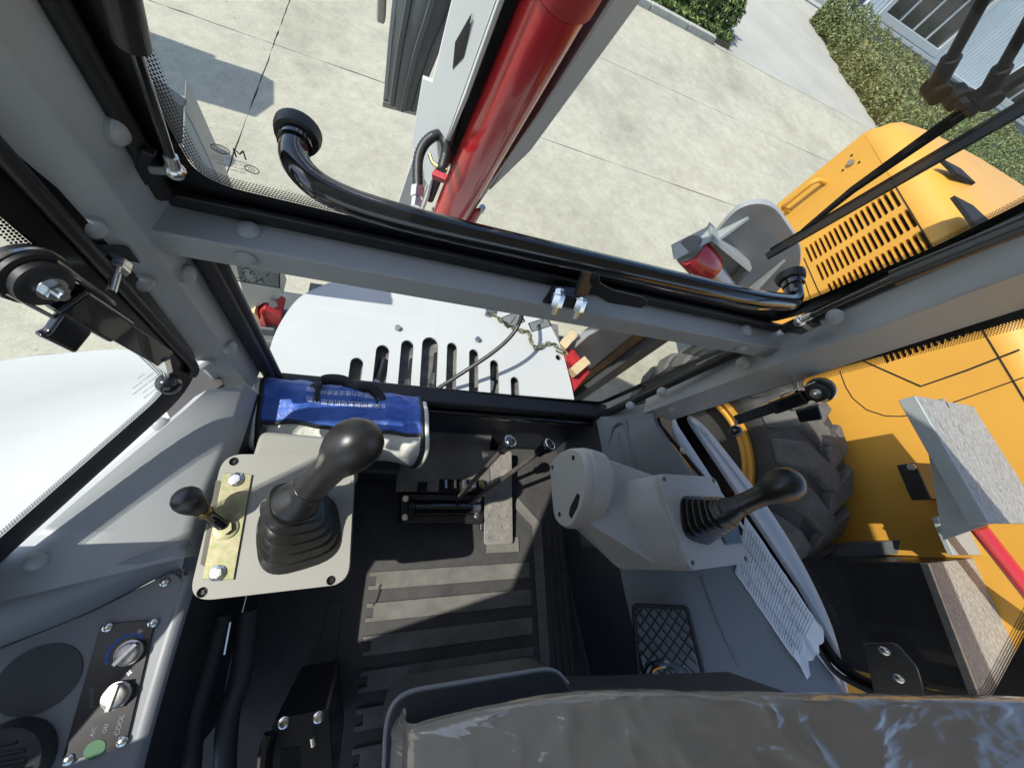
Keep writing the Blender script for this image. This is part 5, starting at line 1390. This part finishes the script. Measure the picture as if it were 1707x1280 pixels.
mk('end_welt', g_tube([bagsec(0., R_(a)) + V((-.014, 0, 0)) for a in range(-40, 140, 10)], .007, 8), whitef, bg)
mk('zipper', g_tube([bagsec(k/20, R_(78)) + V((0, -.002, .003)) for k in range(21)], .0050, 8), webb, bg)
z0 = bagsec(.03, R_(74))+V((0, 0, .004)); mk('zip_pull', join(g_bar(z0+V((0, -.004, .003)), z0+V((-.004, -.022, .000)), .012, .003, (0, -.2, 1)), g_ring(frame(z0+V((-.005, -.030, -.001)), (0, -.3, .9)), .0055, .0025)), satin, bg)
# carrying straps
for u0, u1, th, h in ((.29, .72, 100, .022),):
    path = [bagsec(u0, R_(101))+V((0, -.002, .006)), bagsec(u0, R_(122))+V((0, 0, .008)), bagsec(u0+.05, R_(140))+V((.0, .012, .022)), bagsec((u0+u1)/2-.05, R_(143))+V((0, .012, .026)), bagsec((u0+u1)/2+.04, R_(135))+V((0, .0, .012)), bagsec(u1-.08, R_(138))+V((0, .010, .026)), bagsec(u1, R_(122))+V((0, 0, .009)), bagsec(u1, R_(100))+V((0, -.002, .006))]
    path = smooth_path(path, 7); v, f = [], []
    for i, p in enumerate(path):
        t_ = (path[min(i+1, len(path)-1)]-path[max(i-1, 0)]).normalized()
        w_ = V((1, 0, 0)) if i < 11 or i > len(path)-12 else V((.2, .75, .45))
        if 8 <= i < 14: w_ = V((1, 0, 0)).lerp(V((.2, .75, .45)), (i-8)/6)
        if len(path)-15 <= i < len(path)-8: w_ = V((.2, .75, .45)).lerp(V((1, 0, 0)), (i-len(path)+15)/7)
        w_ = (w_ - t_*w_.dot(t_)).normalized()*.0145; v += [p-w_, p+w_]
        if i: f.append((2*i-2, 2*i-1, 2*i+1, 2*i))
    st_ = mk('carry_strap', (v, f), webb, bg, smooth=70); sd = st_.modifiers.new('thick', 'SOLIDIFY'); sd.thickness = .0025; sd.offset = 0
def bagtext(body, size, uc, thc, wscale=1.0, lift=.0056, m=inkw, name='lettering'):
    g = text_geo(body, size); v = []
    for p in g[0]:
        u = uc - p.x*wscale/(BX1-BX0); th = thc - R_(1)*(p.y/.00165)*-1   # upside down for the camera: top of the letters faces us
        q_ = bagsec(u, th - 0); c_ = V((q_.x, .325, -1.125)); v.append(q_ + (q_-c_).normalized()*lift)
    return mk(name, (v, g[1]), m, bg, smooth=None)
def bagtext(body, size, uc, y0, wscale=1.0, lift=.006, m=inkw):
    """lettering laid on the flap, its top towards the near side"""
    import bisect
    g = text_geo(body, size); v = []
    ths = [R_(a) for a in range(60, 177)]
    for p in g[0]:
        u = uc - p.x*wscale/(BX1-BX0); yy = y0 - p.y
        prof = [bagsec(u, t_) for t_ in ths]; ys = [q.y for q in prof]
        i = min(max(bisect.bisect_left(ys, yy), 1), len(ys)-1); a, b = prof[i-1], prof[i]
        t_ = (yy-a.y)/max(1e-6, b.y-a.y); q_ = a.lerp(b, min(1, max(0, t_))); c_ = V((q_.x, .325, -1.125)); v.append(q_ + (q_-c_).normalized()*lift)
    return mk('lettering', (v, g[1]), m, bg, smooth=None)
bagtext('东风康明斯发动机有限公司', .0165, .50, .357, lift=.0085)
bagtext('康明斯动力建设更美好中国', .0155, .48, .384, lift=.0085)
g = text_geo('东风', .018)
bt = [V((-.17 - p.x + .05, .2335, -1.105 - p.y)) for p in g[0]]
mk('lettering', ([bagsec(.36 - p.x/.39, R_(36))*1 + V((0, -.003 - p.y*.6, .002 - p.y*.7)) for p in g[0]], g[1]), ink, bg, smooth=None)
mk('print_patch', ([bagsec(.30+.06*math.cos(k*.5236), R_(52+5*math.sin(k*.5236)))+V((0, -.001, .0025)) for k in range(12)], [tuple(range(12))]), mat('pink_print', (.42, .24, .22), .7, var=.4, vscale=90), bg, smooth=None)
# blue cloth poking out under the bag
cl = mk('blue_cloth', g_ball((.10, .262, -1.20), .045, .03, .028, 20, 12), bluef, None, smooth=80); tag(cl, 'crumpled blue cloth end under the right side of the tool bag', 'cloth')
# ---- papers on the right shelf
pv, pf = [], []
PA, PB, PC, PD = (1240, 858), (1372, 1052), (1352, 1122), (1224, 952)
NU, NV_ = 10, 18
rs = random.Random(11)
wob = [[rs.uniform(-.0015, .0015) for _ in range(NU+1)] for _ in range(NV_+1)]
def pap(u, w, lift=0.):
    a = V((PA[0], PA[1], 0)).lerp(V((PB[0], PB[1], 0)), w); b = V((PD[0], PD[1], 0)).lerp(V((PC[0]-12, PC[1], 0)), w)
    q = a.lerp(b, u); n_ = V((-.62, -.28, .73)).normalized()
    return onshelf(q.x, q.y, .012 + .003*math.sin(u*5+w*3) + lift)
for j in range(NV_+1):
    for i in range(NU+1):
        w = j/NV_; p = pap(i/NU, w if j < NV_ else w + rs.uniform(-.03, .035))
        pv.append(p + V((0, 0, wob[j][i]*(4 if w > .8 else 1))))
for j in range(NV_):
    for i in range(NU):
        a = j*(NU+1)+i; pf.append((a, a+1, a+NU+2, a+NU+1))
pp = mk('paper_sheet', (pv, pf), paperm, None, smooth=80); tag(pp, 'torn white checklist sheet with printed table lying along the right window', 'paper')
sd = pp.modifiers.new('thick', 'SOLIDIFY'); sd.thickness = .0008
rows_g = []
for k in range(1, 30):
    w = .03 + k*.0305
    if w > .86: break
    rows_g.append(g_tube([pap(.04 + .92*t_/8, w, .0022) for t_ in range(9)], .0005, 4))
mk('table_lines', join(*rows_g, *[g_tube([pap(u, .03+.8*t_/14, .0022) for t_ in range(15)], .0005, 4) for u in (.18, .42, .78)]), inkg, pp, smooth=None)
tx = []
for k in range(26):
    w = .045 + k*.0305
    for u in (.22, .46, .60, .82):
        if rs.random() < .5:
            L = rs.uniform(.04, .12); n_ = max(2, int(L/.018))
            for q in range(n_): 
                if rs.random() < .8: tx.append(g_bar(pap(u+q*.018, w+.004, .0024), pap(u+q*.018+.011, w+rs.uniform(.006, .014), .0024), .0009, .0004))
pt_ = mk('print_text', join(*tx), inkg, pp, smooth=None); pt_['kind'] = 'stuff'
# ---- net pocket on the right shelf wall
npk = thing('net_pocket', 'black elastic net pocket on the grey panel below the right console', 'net pocket', tuple(at(1110, 1060, z=-1.05)))
nA, nB, nC, nD = (1056, 1006), (1144, 1010), (1172, 1122), (1064, 1116)
def npt(u, w, lift):
    a = V((*nA, 0)).lerp(V((*nB, 0)), u); b = V((*nD, 0)).lerp(V((*nC, 0)), u); q = a.lerp(b, w)
    return at(q.x, q.y, pl=(V((.84, -.15, -1.035)), V((-.62, -.25, .74)).normalized())) + V((-.62, -.25, .74))*lift
mk('pocket_back', g_prism([npt(0, 0, .003), npt(1, 0, .003), npt(1, 1.05, .003), npt(0, 1.05, .003)], V((-.62, -.25, .74))*-.002), trimg, npk, smooth=None)
for k in range(-6, 9):
    for s_ in (1, -1):
        pts = []
        for t_ in range(13):
            w = t_/12; u = k/5.5 + s_*w*.9 + (0 if s_ > 0 else .0)
            if -.001 <= u <= 1.001: pts.append(npt(u, w, .010 + .006*math.sin(math.pi*u)))
        if len(pts) > 2: mk('net_cord', g_tube(pts, .0022, 6), webb, npk)
mk('net_rim', g_tube(rounded([npt(0, 1.1, .008), npt(0, 0, .010), npt(1, 0, .010), npt(1, 1.1, .008)], .012, 4, False), .006, 8), webb, npk)
for u in (.05, .95): c = npt(u, .02, .014); mk('rim_screw', g_cyl(c, c+V((-.62, -.25, .74))*.003, .004, n=10), satin, npk)
bt_ = mk('plastic_hoop', g_tube(smooth_path([at(1075, 1135, z=-.93), at(1085, 1112, z=-.93), at(1110, 1106, z=-.93), at(1140, 1120, z=-.93), at(1150, 1140, z=-.93)], 6), .010, 10), gloss, None); tag(bt_, 'black plastic hoop just in front of the wrapped seat by the net pocket', 'hoop')
# ---- seat: lower pan and the wrapped back cushion
se = thing('operator_seat', 'charcoal operator seat wrapped in shiny crinkled clear plastic', 'seat', (.35, -.5, FLOOR))
sz = -.72
pan = [at(640, 1330, z=sz), at(645, 1190, z=sz), at(672, 1155, z=sz), at(925, 1114, z=sz), at(948, 1140, z=sz), V((.60, -.75, sz)), V((.08, -.75, sz))]
mk('seat_pan', g_prism(rounded(pan, .03, 5), (0, 0, -.09)), trimd, se, bevel=.012, seg=3)
mk('pan_edge', g_tube(rounded([p + V((0, 0, -.004)) for p in pan[:5]], .03, 5, False), .004, 8), trimg, se)
# cushion: curved slab, left end lower, wrapped
NXs, NYs = 170, 70
def cush(u, w):
    # front edge through three sighted points, going back and up
    e = [at(655, 1192, z=-.535), at(830, 1150, z=-.455), at(1000, 1127, z=-.405), at(1180, 1124, z=-.365), at(1420, 1130, z=-.325), at(1720, 1140, z=-.285), at(2000, 1150, z=-.26)]
    return e
E_ = smooth_path(cush(0, 0), 40); E_ = [E_[min(len(E_)-1, int(k*(len(E_)-1)/NXs))] for k in range(NXs+1)]
rs = random.Random(21)
rows = []
for j in range(NYs+1):
    w = j/NYs; row = []
    for i, e in enumerate(E_):
        u = i/NXs
        if w < .22:
            a = (w/.22)*math.pi/2; off = V((0, -.034 + .034*math.sin(a) - .022*(1-math.cos(a)), -.06 + .06*math.sin(a)))
            p = e + V((0, .0, 0)) + off + V((0, 0, -.0))
        else:
            t_ = (w-.22)/.78; p = e + V((0, -.022 - .32*t_, .02*math.sin(t_*3) - .04*t_))
        endf = max(0, 1-u/.06); p = p + V((.02*endf**2, 0, -.05*endf**2))
        a_ = mn.noise(V((u*7+w*2.2, w*7-u*3, 1.7))); b_ = mn.noise(V((u*19-w*5, w*13+u*4, 5.1))); c2_ = mn.noise(V((u*40+w*20, w*26, 9.)))
        rg_ = .35 + .65*max(0, min(1, (u-.30)*3))*max(0, min(1, (.78-u)*4))
        wr = .010*(1-abs(a_))**6*rg_ + .006*(1-abs(b_))**5*rg_ + .0012*c2_ + .003*math.sin(u*13+w*5)
        row.append(p + V((0, 0, wr)))
    rows.append(row)
bot = [[p + V((0, 0, -.14)) for p in rows[-1]], [p + V((0, -.06, -.14)) for p in rows[0]]]
mk('back_cushion', g_loft(rows + bot + [rows[0]], False, False, False), film, se, smooth=80)
mk('seat_back_frame', g_prism([E_[12]+V((.03, -.10, -.13)), E_[-24]+V((0, -.10, -.14)), E_[-24]+V((0, -.3, -.14)), E_[12]+V((.03, -.3, -.13))], (0, 0, -.35)), trimd, se, bevel=.02)
mk('pedestal', g_box((.15, -.75, FLOOR-.02), (.60, -.38, sz-.1)), trimd, se, bevel=.02)
# seat rail with bolts, lower left
sr_ = thing('seat_rail', 'black seat rail with bolts and a small catch left of the seat', 'seat rail', tuple(at(500, 1240, z=FLOOR)))
mk('rail', g_prism(rounded([at(455, 1200, z=-1.05), at(548, 1180, z=-1.05), at(560, 1340, z=-1.05), at(430, 1340, z=-1.05)], .01, 3), (0, 0, -.38)), satin, sr_, bevel=.005)
for p in ((473, 1204), (531, 1195)): inst('rail_bolt', bolt, frame(at(*p, z=-1.049), (0, 0, 1)) @ Matrix.Scale(.75, 4), sr_)
mk('catch', g_tube(smooth_path([at(440, 1300, z=-1.0), at(444, 1250, z=-1.0), at(452, 1222, z=-1.0)], 5), .013, 10), gloss, sr_)
mk('catch_pin', g_cyl(at(522, 1228, z=-1.03), at(524, 1242, z=-1.03), .006, n=10), chrome, sr_)
mk('rail_slot', g_prism([at(468, 1248, z=-1.0485), at(500, 1244, z=-1.0485), at(500, 1300, z=-1.0485), at(464, 1300, z=-1.0485)], (0, 0, -.001)), dark, sr_, smooth=None)
for o in list(bpy.data.objects):
    if '_w' in o: del o['_w']
